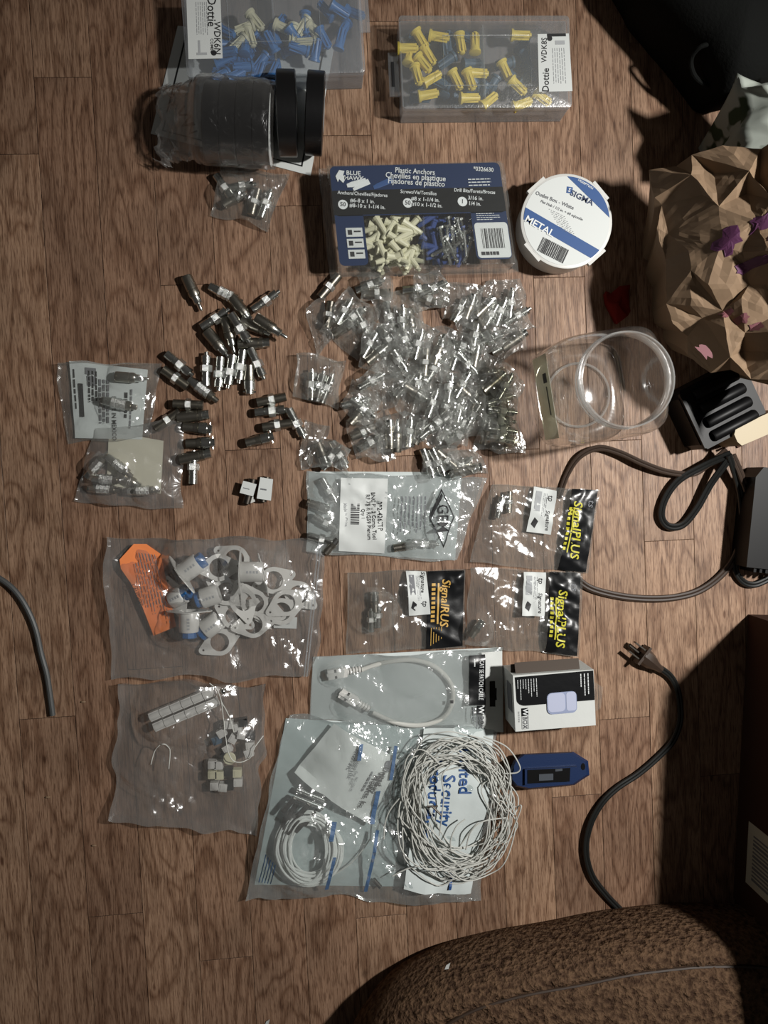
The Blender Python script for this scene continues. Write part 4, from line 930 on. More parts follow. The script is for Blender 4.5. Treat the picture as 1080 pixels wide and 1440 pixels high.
def outline_diamond(m, q, pts, w_, dz):
    n = len(pts); cx_ = sum(p[0] for p in pts)/n; cy_ = sum(p[1] for p in pts)/n; inn = [(cx_+(x-cx_)*(1-w_), cy_+(y-cy_)*(1-w_)) for x, y in pts]
    for k in range(n):
        for j in range(8):
            f0, f1 = j/8, (j+1)/8; A, B = pts[k], pts[(k+1) % n]; C, D = inn[k], inn[(k+1) % n]
            lp = lambda U, V, f: (U[0]+(V[0]-U[0])*f, U[1]+(V[1]-U[1])*f)
            q.poly(m, [lp(A,B,f0), lp(A,B,f1), lp(C,D,f1), lp(C,D,f0)], dz)
outline_diamond(m, D5, a4, .10, .0006)
outline_diamond(m, D5, [(.45,.10),(.50,.15),(.15,.50),(.08,.46)], .98, .0006)
text(m, 'GEM', D5, .50,.50,.0185,-90,.0008,.85,.03); m.build('diamond_logo', 'ink_black', t, False)
m = MB(); D6 = draped([(560,686),(602,686),(600,764),(556,764)], b5, .0007); text(m, 'ELECTRONICS', D5, .24,.66,.0045,-90,.0008,1,.02)
rows(m, D6, .05,.15,.95,.98,7,'t',.3,.0006,4); m.build('printed_text', 'ink_grey', t, False)
for x, y, a, k, z, lb_ in ((463,690,-60,'bnc',.0022,'uppermost connector at the left end of the diamond logo pouch'),(448,712,-20,'lug',.0015,'connector just below the uppermost one in the diamond logo pouch'),(458,735,-30,'bnc',.0025,'bright connector in the middle left of the diamond logo pouch'),(452,758,-15,'bnc',.0020,'connector at the lower left corner of the diamond logo pouch'),(468,765,50,'lug',.001,'connector next to the lower left corner in the diamond logo pouch'),
    (570,768,10,'lug',.0012,'dark connector at the bottom centre of the diamond logo pouch'),(598,764,-6,'bnc',.0020,'long bright connector along the bottom of the diamond logo pouch')):
    connector(k, x, y, a, lb_, None, z, 0, .9)
# --- the three black-headed bags
def signal_bag(cs, split, stk, logo, label, seed, ink, txt, z0=.001, conn=(), bumps=(), zig=False):
    bg = Bag(cs, .006, list(bumps), .0036, z0, seed, .0019, .007, 50, .0015)
    t = bag_thing('header_bag', label, bg, 'film_clear')
    q = Quad(cs, 0, lambda x, y: bg.hf(x, y)); 
    m = MB(); q.patch(m, split, .012, .975, .988, .0005, 16, 34, .0003); hd = m.build('black_header', 'card_black', t, True, 60)
    m = MB(); text(m, txt, q, split+(.985-split)*logo[0], logo[1], logo[2], -93, .0009, 1.0, .05, .15)
    q.patch(m, split+(.985-split)*(logo[0]-.20), logo[1]-logo[3], split+(.985-split)*(logo[0]-.155), logo[1]+logo[3], .0009, 1, 12)
    m.build('printed_logo', ink, hd, False)
    m = MB(); 
    for k in range(9): q.patch(m, split+(.985-split)*(logo[0]-.36), logo[1]-logo[3]+k*logo[3]*.22, split+(.985-split)*(logo[0]-.26), logo[1]-logo[3]+(k+.6)*logo[3]*.22, .0009)
    m.build('printed_text', ink, hd, False)
    if not zig:
        m = MB(); text(m, 'ts', q, .985-(.985-split)*.22, .18, .012, -93, .0009, 1, .03, .2); m.build('printed_mark', 'ink_grey', hd, False)
    s = Quad(stk, 0, lambda x, y: bg.hf(x, y)+.0006); sk = s.patch(MB(), 0,0,1,1,0,8,12,.0002).build('sticker', 'sticker', t, True, 60)
    m = MB(); s.patch(m, .12,.08,.38,.52,.0003,1,6); m.build('barcode_block', 'ink_pale' if not zig else 'ink_grey', sk, False)
    m = MB(); s.poly(m, [(.22,.66),(.40,.74),(.30,.90),(.12,.82)], .0004); text(m, 'Signature', s, .78,.70 if not zig else .25,.0062,-92,.0004,1,.03,.2); text(m, 'tp', s, .78,.20 if not zig else .75,.0085,-92,.0004,1,.03,.2); m.build('printed_text', 'ink_black', sk, False)
    m = MB(); rows(m, s, .45,.1,.66,.9,3,'t',.3,.0003); m.build('printed_text', 'ink_pale', sk, False)
    for (k, x, y, a, lb_) in conn: connector(k, x, y, a, lb_, None, z0+.0015, 0, .8)
    return t, bg, q, hd
signal_bag([(690,680),(842,688),(826,806),(660,790)], .735, [(749,684),(780,690),(771,751),(738,747)], (.36,.50,.0150,.27), 'clear bag with black header and yellow logo, nearest the brown cord', 51, 'ink_yellow', 'SignalPLUS', .001,
    (('bnc',703,712,78,'small connector near the top left inside the black-headed bag nearest the cord'),('splice',716,706,88,'thin second connector beside it inside the black-headed bag nearest the cord')), ((703,712,20,.013),))
signal_bag([(660,797),(817,804),(812,922),(652,906)], .70, [(734,803),(765,804),(761,864),(730,863)], (.40,.56,.0150,.25), 'clear bag with black header and yellow logo, directly above the small white box', 52, 'ink_yellow', 'SignalPLUS', .0035,
    (('lug',671,884,55,'dark connector in the lower left corner of the bag above the small white box'),), ((671,884,20,.014),))
t_, bg_, q_, hd_ = signal_bag([(490,804),(656,800),(653,908),(488,920)], .665, [(570,802),(598,803),(604,862),(574,864)], (.46,.42,.0135,.26), 'clear bag with black header and gold logo, directly above the cable pouch', 53, 'ink_gold', 'SignalRUS', .001,
    (('lug',527,846,92,'fat connector standing upright inside the gold logo bag'),('bnc',522,872,90,'connector just below the fat one inside the gold logo bag'),('bnc',532,866,88,'bright connector beside the lower one inside the gold logo bag')), ((527,860,26,.016),), True)
m = MB()
for k in range(5):
    s0 = .70+.022*k; q_.patch(m, s0, .72, s0+.005, .95-.02*k, .0009)
m.build('printed_stripes', 'ink_gold', hd_, False)
# --- patch cable pouch
cs = [(440,924),(706,910),(707,1030),(437,1010)]
b6 = Bag(cs, .009, [(470,948,14,.013),(490,992,16,.013),(580,940,40,.012)], .0026, .0008, 46, .0022, .006, 60, .0012)
t = bag_thing('cable_pouch', 'milky pouch holding a looped white network cable, black panel at right', b6, 'film_milky')
Q = Quad(cs, .0010); Q.patch(MB(), 0,0,1,1,0,10,8,.0002).build('white_backing', 'paper_blue', t, False)
q = Quad(cs, 0, b6.hf)
m = MB(); q.patch(m, .885,.04,.998,.99,.0004,6,30,.0003); cd = m.build('white_header', 'paper', t, True, 60)
pl6 = MB(); q.patch(pl6, .815,.06,.902,.66,.0009,6,20); q.patch(pl6, .855,.67,.90,.77,.0009,3,5); pn = pl6.build('black_panel', 'card_black', t, True, 60)
m = MB(); text(m, 'CAT 5E PATCH CABLE', q, .878,.36,.0074,-91,.0013,.62,.01); text(m, 'W', q, .877,.72,.0095,-91,.0013,.9,.05); rows(m, q, .835,.10,.85,.24,1,'t',.4,.0013); m.build('printed_text', 'ink_white', pn, False)
m = MB(); text(m, 'BOX', q, .877,.875,.0088,-91,.0013,.9,.0); rows(m, q, .825,.68,.845,.95,1,'t',.25,.0013); q.patch(m, .855,.77,.859,.97,.0012); q.patch(m, .896,.77,.90,.97,.0012); m.build('printed_text', 'ink_grey', cd, False)
m = MB(); q.patch(m, .925,.38,.955,.68,.0012,2,4); q.patch(m, .945,.46,.963,.60,.0012,2,3); m.build('hanging_slot', 'gap_dark', cd, False)
m = MB(); q.patch(m, .715,.60,.73,.64,.0008); m.build('ink_mark', 'ink_black', t, False)
t = thing('network_cable', 'white looped network cable with two moulded plugs in the milky pouch', 'cable', P(560, 970, .001))
m = MB(); m.tube(pxs([(508,942,.007),(540,932,.007),(580,928,.007),(612,938,.006),(634,962,.006),(636,988,.006),(622,1010,.006),(590,1020,.006),(556,1016,.006),(524,1002,.006)], 10), .0027, 10); m.build('cord', 'white_wire', t)
for (x, y, a) in ((484,945,8),(498,985,-32)):
    W = Matrix.Translation(P(x, y, .0075)) @ Matrix.Rotation(R(a), 4, 'Z')
    m = MB(W); m.box((-.004,0,0), (.014,.0105,.008)); m.box((-.0135,0,.001), (.010,.011,.006)); m.box((-.013,0,.0048), (.013,.0035,.0012), 0, Matrix.Rotation(R(-6), 4, 'Y')); m.build('plug', 'white_plastic', t, False)
    m = MB(W); m.lathe(rib(.003,.020,.0042,5,.0011), 12); m.build('strain_relief', 'white_plastic', t)
# --- small white box
HB = .048; A = P(725,1029,HB); B = P(838,1020,HB); d = B-A; ang = math.atan2(d.y, d.x); Wb = d.length; Db = (P(722,950,HB)-A).length
t = thing('product_box', 'small white box with a black top band and a picture of a white sensor', 'box', (A.x, A.y, 0), ang); M = WM[t.name]
MB(M).box((Wb/2, Db/2, HB/2), (Wb, Db, HB-.0006)).build('carton', 'paper', t, False)
Q = Quad([(722,950),(835,940),(838,1020),(725,1029)], HB)
m = MB(); Q.poly(m, [(.02,.03),(.99,.03),(.995,.55),(.14,.55)]+[(.14-.11*math.sin(R(k*15)), .43+.12*math.cos(R(k*15))) for k in range(1, 7)], .0006); bb = m.build('black_band', 'card_black', t, False)
m = MB()
for k, l_ in enumerate((.2,.36,.2,.22,.28,.33,.28,.4)): rows(m, Q, .04+.033*k, .08, .055+.033*k, .08+l_, 1, 't', .45, .0010, k, 1)
for k, l_ in enumerate((.28,.38,.44)): rows(m, Q, .82+.045*k, .07, .842+.045*k, .08+l_, 1, 't', .5, .0010, k, 1)
text(m, 'W', Q, .125,.66,.0085,-90,.0012,.9,.06); m.build('printed_text', 'ink_white', bb, False)
m = MB(); Q.patch(m, .085,.59,.165,.73,.0007); m.build('logo_square', 'card_black', t, False)
m = MB(); text(m, 'BOX', Q, .125,.848,.0072,-90,.0009,.9,.02); rows(m, Q, .04,.64,.06,.94,1,'t',.3,.0008)
for a in ((.085,.73,.09,.96),(.16,.73,.165,.96),(.085,.955,.165,.96)): Q.patch(m, *a, .0008)
m.build('printed_text', 'ink_grey', t, False)
m = MB(); Q.poly(m, rr_poly(.40,.36,.77,.74,.06,1.5), .0010); sp_ = m.build('sensor_picture', 'sensor_edge', t, False)
m = MB(); Q.poly(m, rr_poly(.41,.37,.625,.70,.05,1.5), .0012); Q.poly(m, rr_poly(.64,.37,.76,.70,.03,1.5), .0012); m.build('sensor_face', 'sensor_lilac', sp_, False)
m = MB(M); m.box((Wb*.45, Db+.006, .040), (Wb*.8, .012, .0008), 0, Matrix.Rotation(R(-14), 4, 'X')); m.box((Wb*.1, Db+.004, .034), (.016, .010, .0008)); m.build('open_flap', 'card_inside', t, False)
m = MB(M); m.add([(Wb+.0005,.006,.030),(Wb+.014,.012,.026),(Wb+.017,.036,.028),(Wb+.0005,.048,.034)], [(0,1,2,3)]); m.build('clear_tape', 'film_clear', t, False)
m = MB(M); m.box((-.0004, Db*.55, .028), (.0004, Db*.5, .02)); m.build('side_print', 'ink_grey', t, False)
# --- blue tool
o_px = [(716,1085),(722,1070),(735,1060),(806,1057),(827,1070),(829,1090),(818,1097),(808,1104),(742,1110),(724,1106),(717,1097)]
ctr = P(772, 1083, .0); t = thing('wire_stripper', 'dark blue angular handheld tool with a black window, right of the white wire tangle', 'tool', (ctr.x, ctr.y, 0))
def ringz(k, z, sc=1.0):
    return [(P(772,1083,z)+(P(x, y, z)-P(772,1083,z))*sc) for x, y in o_px]
lv = [ringz(0, .0006, .93), ringz(0, .004, 1), ringz(0, .020, 1), ringz(0, .024, .93)]; n = len(o_px); m = MB()
m.add([tuple(p) for L0 in lv for p in L0], [tuple(range(n))[::1]]+[tuple(3*n+k for k in range(n))[::-1]]+[((i*n+(k+1) % n), i*n+k, (i+1)*n+k, (i+1)*n+(k+1) % n) for i in range(3) for k in range(n)])
m.build('body', 'tool_blue', t, True, 25)
m = MB(); m.prism([tuple(P(x, y, .027))[:2] for x, y in ((738,1104),(806,1098),(812,1078),(738,1082))][::1], .0225, .0275); m.build('raised_face', 'tool_blue', t, False)
m = MB(); m.prism([tuple(P(x, y, .028))[:2] for x, y in ((742,1102),(801,1099),(802,1080),(742,1083))], .0270, .0282); wn = m.build('window', 'black_plastic', t, False)
m = MB(); m.prism([tuple(P(x, y, .029))[:2] for x, y in ((758,1098),(778,1097),(778,1088),(758,1089))], .028, .0290); m.prism([tuple(P(x, y, .029))[:2] for x, y in ((781,1085),(791,1084),(791,1081),(781,1082))], .028, .0288); m.build('blade', 'tool_grey', wn, False)
m = MB(); m.prism([tuple(P(820+3*math.cos(k), 1078+5*math.sin(k), .0242))[:2] for k in [-j*PI/6 for j in range(12)]], .0236, .0244); m.build('lanyard_hole', 'black_plastic', t, False)
# --- wiring kit pouch
cs = [(402,1008),(700,1022),(672,1266),(342,1258)]
b7 = Bag(cs, .014, [(420,1130,38,.024),(435,1190,60,.024),(490,1090,50,.018),(640,1130,70,.016)], .0042, .0008, 47, .0026, .016, 55, .004)
t = bag_thing('product_pouch', 'large crinkled cloudy pouch with blue stripes holding coiled white leads', b7, 'film_cloudy')
Q = Quad([(402,1010),(690,1024),(664,1248),(358,1244)], .001); Q.patch(MB(), 0,0,1,1,0,10,8,.0002).build('white_backing', 'paper_blue', t, False)
q = Quad(cs, 0, b7.hf); m = MB()
for a in ((.355,.10,.372,.18),(.52,.12,.535,.30),(.47,.36,.49,.55),(.50,.58,.515,.95),(.30,.52,.32,.62),(.33,.70,.345,.92)): q.patch(m, *a, .0004, 1, 10)
for k in range(5): q.patch(m, .05+.012*k, .72+.01*k, .054+.012*k, .90, .0004, 1, 6)
m.build('blue_stripe', 'ink_stripe', t, False)
crd = [(470,1020),(562,1072),(521,1163),(414,1088)]
C7 = Quad(crd, .0165, lambda x, y: max(.004, b7.hf(x, y)-.0035)); m = MB(); C7.patch(m, 0,0,1,1,0,8,8,.0003)
cdt = mesh_thing(m, 'product_card', 'paper', 'tilted white product card inside the large crinkled pouch', 'card', None, True)
m = MB(); text(m, 'United', C7, .88,.30,.0088,-116,.0020,.9,.06); text(m, 'Security', C7, .85,.42,.0088,-116,.0020,.9,.06); text(m, 'Products, Inc.', C7, .80,.60,.0088,-116,.0020,.9,.06)
m.build('printed_text', 'ink_black', cdt, False)
m = MB(); m.lathe([(0,.0068),(.0002,.0068)], 20, Matrix.Translation(C7.at(.92,.13,.0022)) @ Matrix.Rotation(-PI/2, 4, 'Y')); text(m, 'MAGS / INC', C7, .44,.30,.0062,-116,.0020,.8,.03); text(m, 'TWIST LOX', C7, .50,.40,.0062,-116,.0020,.8,.03); text(m, 'Dwg. #100', C7, .56,.52,.0038,-116,.0020,1,.0); text(m, 'NC-100-W', C7, .60,.60,.0038,-116,.0020,1,.0); rows(m, C7, .70,.3,.76,.8,1,'t',.3,.002); m.build('printed_text', 'ink_grey', cdt, False)
# coiled leads in the pouch
t = thing('coiled_leads', 'neat round coil of white leads inside the large crinkled pouch', 'wire', P(437, 1190, .001)); rr = random.Random(3)
for k in range(28):
    ry = 43+rr.uniform(-8,8); rx = 37+rr.uniform(-9,9); ox, oy = rr.uniform(-5,5), rr.uniform(-3,3); ph = rr.uniform(0, 6); z0 = .004+.0005*k
    pts = [P(434+ox+rx*math.cos(a), 1194+oy+ry*math.sin(a), z0+.002*math.sin(a*2+ph)) for a in [2*PI*j/40 for j in range(40)]]
    MB().tube(pts, .0012, 6, True).build('lead', 'lead_white', t)
MB().tube(pxs([(470,1230,.006),(492,1215,.006),(510,1195,.006),(520,1180,.005)], 8), .0008, 6).build('lead', 'white_wire', t)
m_ = [(438,1118,-24,0),(434,1128,-24,0),(411,1140,60,1),(404,1150,62,1),(418,1152,55,1),(426,1140,45,1),(399,1162,80,1),(436,1150,50,1),(412,1162,52,1),(443,1142,35,1),(424,1160,48,1),(406,1132,50,1)]
for k, (x, y, a, kk) in enumerate(m_):
    W = Matrix.Translation(P(x, y, .010+.003*(k % 3))) @ Matrix.Rotation(R(a), 4, 'Z'); L_ = .036 if k < 2 else .020
    m = MB(W); m.lathe([(-L_/2,.001),(-L_/2,.0030),(L_/2,.0030),(L_/2,.001)]+[], 14)
    mesh_thing(m, 'metal_tube', 'chrome' if k < 2 else 'steel_dark', ('long shiny metal tube, %s of two, along the product card edge' % ('upper' if k == 0 else 'lower')) if k < 2 else 'small dark metal tube at the top of the coiled leads', 'tube', None if k < 2 else 'small dark metal tubes on the coiled leads')
m = MB(Matrix.Translation(P(530,1242,.007)) @ Matrix.Rotation(R(-50), 4, 'Z')); m.lathe([(-.006,.001),(-.006,.0026),(.006,.0026),(.006,.001)], 14); mesh_thing(m, 'metal_tube', 'steel_dark', 'single dark metal tube near the bottom edge of the large crinkled pouch', 'tube')
# printed sheet under the tangle
Q = Quad([(598,1030),(700,1022),(664,1262),(568,1252)], .0185); m = MB(); Q.patch(m, 0,0,1,1,0,10,16,.0003)
for p in m.v: p.z = b7.hf(p.x, p.y)+.0012 if 0 <= invbil(b7.c, p.x, p.y)[0] <= 1 and 0 <= invbil(b7.c, p.x, p.y)[1] <= 1 else .002
zs = lambda x, y: (b7.hf(x, y)+.0012 if (0 <= invbil(b7.c, x, y)[0] <= 1 and 0 <= invbil(b7.c, x, y)[1] <= 1) else .002)
st = mesh_thing(m, 'printed_bag_sheet', 'paper_blue', 'pale sheet with blue lettering lying beneath the white wire tangle', 'paper', None, True)
Q.hf = zs
m = MB(); text(m, 'United', Q, .62,.25,.020,-92,.0012,.9,.05); text(m, 'Security', Q, .42,.42,.020,-95,.0012,.9,.05); text(m, 'Products,', Q, .22,.36,.020,-95,.0012,.9,.05); text(m, 'Inc', Q, .20,.66,.020,-80,.0012,.9,.05)
Q.patch(m, .64,.82,.68,.97,.0012,1,6); m.build('printed_text', 'ink_blue', st, False)
# wire tangle
rr = random.Random(21); pts = []; th0 = 0; NL = 30
for k in range(NL*14):
    a = 2*PI*k/14+rr.uniform(-.12,.12); lp_ = k//14
    if k % 14 == 0: cx_, cy_, rx, ry, rot_ = 642+rr.uniform(-12,12), 1136+rr.uniform(-14,14), rr.uniform(44,78), rr.uniform(56,98), rr.uniform(-.6,.6)
    x = rx*math.cos(a)*(1+rr.uniform(-.10,.10)); y = ry*math.sin(a)*(1+rr.uniform(-.10,.10))
    pts.append((cx_+x*math.cos(rot_)-y*math.sin(rot_), cy_+x*math.sin(rot_)+y*math.cos(rot_), .019+.013*rr.random()))
t = thing('wire_bundle', 'tangled round bundle of thin white wire on top of the large pouch', 'wire', P(642, 1136, .018))
MB().tube(pxs(pts, 5), .00075, 6).build('wound_wire', 'white_wire', t, True, 180)
ends = [[(618,1075,.03),(603,1060,.03),(590,1054,.028),(575,1062,.026),(569,1078,.025),(570,1104,.024)],[(680,1036,.03),(712,1050,.033),(730,1075,.033),(728,1086,.033),(708,1088,.03)],[(660,1034,.03),(698,1048,.03),(716,1080,.032),(714,1110,.03),(700,1140,.03)],
 [(600,1222,.02),(640,1222,.02),(672,1230,.018),(682,1233,.016)],[(614,1216,.022),(590,1218,.021),(572,1222,.02),(552,1232,.018)],[(540,1180,.02),(541,1160,.02),(548,1140,.022),(562,1122,.024)],[(700,1090,.03),(715,1125,.03),(725,1146,.028)],
 [(634,1196,.03),(634,1180,.033),(642,1162,.034),(654,1152,.033)],[(690,1180,.026),(686,1210,.022),(660,1238,.018),(630,1242,.018),(600,1226,.02)],[(655,1195,.03),(662,1170,.034),(680,1155,.034),(712,1150,.03)],[(680,1205,.024),(682,1225,.02),(681,1232,.018)],[(618,1175,.03),(624,1120,.034),(622,1090,.034),(640,1070,.033)]]
for e_ in ends: MB().tube(pxs(e_, 8), .0008, 6).build('loose_end', 'white_wire', t)
for x, y, a, l_ in ((608,1134,0,.012),(614,1140,-45,.016)):
    m = MB(Matrix.Translation(P(x, y, .036)) @ Matrix.Rotation(R(a), 4, 'Z')); m.lathe([(-l_/2,.0012),(l_/2,.0012)], 8); m.build('metal_tip', 'steel_dark', t)
# ================= RIGHT SIDE =================
# --- cardboard box, lower right
A = P(1052,864,0); B = P(1031,1262,0); d = A-B; ang = math.atan2(d.y, d.x)-PI/2; Lb = d.length
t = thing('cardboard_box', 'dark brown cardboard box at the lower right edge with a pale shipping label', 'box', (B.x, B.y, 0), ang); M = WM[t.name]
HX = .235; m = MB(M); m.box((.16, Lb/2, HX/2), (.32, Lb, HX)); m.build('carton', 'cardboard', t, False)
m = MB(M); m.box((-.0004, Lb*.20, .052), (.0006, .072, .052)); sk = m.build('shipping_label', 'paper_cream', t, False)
m = MB(M)
for k in range(12): m.box((-.0009, Lb*.20-.026+.0045*k, .055), (.0004, .0018 if k % 3 else .0028, .034))
m.build('barcode', 'ink_grey', sk, False)
# --- cushion
def cush():
    out = [(486,1492),(512,1436),(550,1394),(610,1362),(690,1340),(780,1324),(860,1308),(940,1298),(1000,1294),(1080,1296),(1180,1310),(1290,1330),(1340,1500),(1300,1760),(1000,1800),(600,1800),(480,1640)]
    zt = .075; pts = spline([P(x, y, .055) for x, y in out], 10, True); n = len(pts); c = sum(pts, Vector())/n; vs = []; fs = []
    rings = [(.93,.001),(.965,.010),(.99,.028),(1,.050),(.992,.068),(.972,.082),(.94,.092),(.90,.098)]+[(.90-.03*k, .098+.0012*k) for k in range(1, 26)]+[(.10,.13)]
    for (s_, z) in rings:
        for k, p in enumerate(pts):
            q = c+(p-c)*s_; w_ = (abs(nz(q.x, q.y, 90, 1))+.6*abs(nz(q.x, q.y, 190, 2)))*.006 if z > .05 else 0
            groove = .010*math.exp(-((s_-.80)/.012)**2)
            vs.append((q.x, q.y, z+w_-groove if z > .002 else z))
    for i in range(len(rings)-1):
        for k in range(n): fs.append((i*n+k, i*n+(k+1) % n, (i+1)*n+(k+1) % n, (i+1)*n+k))
    fs.append(tuple((len(rings)-1)*n+k for k in range(n))); return vs, fs, pts, c
vs, fs, cp, cc_ = cush()
f0 = P(800, 1400, 0); t = thing('fleece_cushion', 'thick brown fleece cushion with a stitched seam at the bottom right', 'cushion', (cc_.x, cc_.y, 0))
MB().add(vs, fs).build('cover', 'fleece', t, True, 180)
m = MB(); m.tube([Vector((q.x, q.y, .099)) for q in [cc_+(p-cc_)*.80 for p in cp]], .0022, 8, True); m.build('piping', 'cord_brown', t)
for x, y, r_, lb in ((628,1358,5,'white paper scrap on the brown fleece cushion'),(375,1437,5,'white paper scrap on the floor at the bottom edge of the picture')):
    z = .1 if x > 500 else .0006
    m = MB(); p = P(x, y, z+.006 if x > 500 else z); m.add([p+Vector((-.002,-.004,0)), p+Vector((.002,-.003,.001)), p+Vector((.0035,.004,.002)), p+Vector((-.0005,.001,.001))], [(0,1,2,3)])
    m.add([p+Vector((-.002,-.004,-.0004)), p+Vector((.002,-.003,.0006)), p+Vector((.0035,.004,.0016)), p+Vector((-.0005,.001,.0006))], [(3,2,1,0)])
    mesh_thing(m, 'paper_scrap', 'paper', lb, 'scrap', None, False)
# --- paper bag: crumpled shell
def crumpled(cs, heights, nx, ny, amp, seed, under=.3, sub=5):
    """sheet of big random paper facets between four picture corners, sides tucked in and down to the floor"""
    W = [P(x, y, h) for (x, y), h in zip(cs, heights)]; rr = random.Random(seed); co_ = {}
    for j in range(ny+1):
        for i in range(nx+1):
            a, b_ = i/nx, j/ny; p = W[0]*(1-a)*(1-b_)+W[1]*a*(1-b_)+W[2]*a*b_+W[3]*(1-a)*b_
            e = 0 if (i in (0, nx) or j in (0, ny)) else 1; sz = (W[1]-W[0]).length/nx
            p = p+Vector((rr.uniform(-.38, .38)*sz, rr.uniform(-.38, .38)*sz, rr.uniform(-1, 1)*amp*(.45+.55*e)+amp*e*.6)); co_[i, j] = p
    vs = []; NXs, NYs = nx*sub, ny*sub
    for J in range(NYs+1):
        for I in range(NXs+1):
            i, j = min(I//sub, nx-1), min(J//sub, ny-1); u, v = I/sub-i, J/sub-j; A, B, C, D = co_[i,j], co_[i+1,j], co_[i+1,j+1], co_[i,j+1]
            if (i*7+j*3+seed) % 2: p = A+(B-A)*u+(C-B)*v if u >= v else A+(D-A)*v+(C-D)*u
            else: p = A+(B-A)*u+(D-A)*v if u+v <= 1 else C+(D-C)*(1-u)+(B-C)*(1-v)
            vs.append(p+Vector((0, 0, nz(p.x, p.y, 55, seed)*.0035+abs(nz(p.x*.6+p.y, p.y*.4-p.x, 60, seed+2))*.005)))
    n = NXs+1; fs = []
    for j in range(NYs):
        for i in range(NXs):
            q = (j*n+i, (j+1)*n+i, (j+1)*n+i+1, j*n+i+1)
            fs += [(q[0],q[1],q[2]),(q[0],q[2],q[3])] if ((i//sub)*7+(j//sub)*3+seed) % 2 else [(q[0],q[1],q[3]),(q[1],q[2],q[3])]
    nx, ny = NXs, NYs
    ring = [i for i in range(n)]+[j*n+nx for j in range(1, ny+1)]+[ny*n+i for i in range(nx-1, -1, -1)]+[j*n for j in range(ny-1, 0, -1)]
    c = sum(vs, Vector())/len(vs); base = len(vs); K = 6; m_ = len(ring)
    for L0 in range(1, K+1):
        f = L0/K
        for idx, r_ in enumerate(ring):
            p = vs[r_]; off = -under*f**.8
            vs.append(Vector((p.x+(p.x-c.x)*off, p.y+(p.y-c.y)*off, max(.001, p.z*(1-f)))))
    prev = ring
    for L0 in range(K):
        cur = [base+L0*m_+k for k in range(m_)]
        for k in range(m_): fs.append((prev[k], prev[(k+1) % m_], cur[(k+1) % m_], cur[k]))
        prev = cur
    fs.append(tuple(prev[::-1]))
    return vs, fs
pbc = [(922,240),(1180,185),(1190,570),(972,512)]; pbh = [.085,.21,.19,.085]
vs, fs = crumpled(pbc, pbh, 7, 9, .019, 3, .42)
# pull the left side outwards so the outline bulges as it does in the picture
for p in vs:
    if p.z > .0:
        px_ = p.x; q = P(897, 385, .10)
        w_ = math.exp(-((p.y-q.y)/.07)**2)*max(0, 1-(p.x-q.x-.02)/.12); p.x -= .020*min(1, max(0, w_))
t = thing('paper_bag', 'crumpled brown kraft paper bag with purple print at the right edge', 'bag', (P(1040,380,.1).x, P(1040,380,.1).y, 0))
me_ = MB().add(vs, fs); pb = me_.build('bag_body', 'kraft', t, False)
from mathutils.bvhtree import BVHTree
bvh = BVHTree.FromPolygons([tuple(v) for v in vs], fs)
def decal(mb, poly_px, z=.16):
    ctr_ = sum((P(x, y, z) for x, y in poly_px), Vector())/len(poly_px); N_ = 5; pts = []
    P0 = [P(x, y, z) for x, y in poly_px]; n = len(P0); grid = [[ctr_.lerp(p, (k+1)/N_) for p in P0] for k in range(N_)]
    def dr(p):
        h = bvh.ray_cast(Vector((p.x, p.y, .5)), Vector((0,0,-1))); return (h[0]+h[1]*.0009*(1 if h[1].z > 0 else -1)) if h[0] else p
    vs_ = [dr(ctr_)]+[dr(p) for g_ in grid for p in g_]; fs_ = [(0, 1+(k+1) % n, 1+k) for k in range(n)]
    for r_ in range(N_-1):
        for k in range(n): fs_.append((1+r_*n+k, 1+r_*n+(k+1) % n, 1+(r_+1)*n+(k+1) % n, 1+(r_+1)*n+k))
    mb.add(vs_, fs_)
def blob(cx_, cy_, rx, ry, rot_=0, n=14, sp=0):
  rb = random.Random(int(cx_*7+cy_)); ox_ = cx_; L_ = blob0(cx_, cy_, rx, ry, rot_, n, sp)
  return [(cx_+(x-cx_)*f, cy_+(y-cy_)*f) for (x, y) in L_ for f in (rb.uniform(.55, 1.25),)]
def blob0(cx_, cy_, rx, ry, rot_=0, n=14, sp=0): return [(cx_+(rx*math.cos(2*PI*k/n))*math.cos(rot_)-(ry*math.sin(2*PI*k/n)*(1+sp*math.cos(4*PI*k/n)))*math.sin(rot_), cy_+rx*math.cos(2*PI*k/n)*math.sin(rot_)+ry*math.sin(2*PI*k/n)*math.cos(rot_)) for k in range(n)]
m = MB(); decal(m, blob(1057,372,20,9,-.35)); decal(m, blob(1032,335,13,17,.2)); decal(m, blob(1062,318,10,14,.4)); decal(m, blob(1078,340,12,7,-.5)); m.build('purple_print', 'magenta_ink', pb, False)
m = MB(); decal(m, blob(990,494,14,7,.7)); m.build('pink_print', 'pink_ink', pb, False)
m = MB(); decal(m, blob(1046,432,8,6,-.3)); decal(m, blob(1060,443,7,8,.2)); decal(m, blob(1073,456,8,8,.1)); m.build('pink_print', 'pink_ink', pb, False)
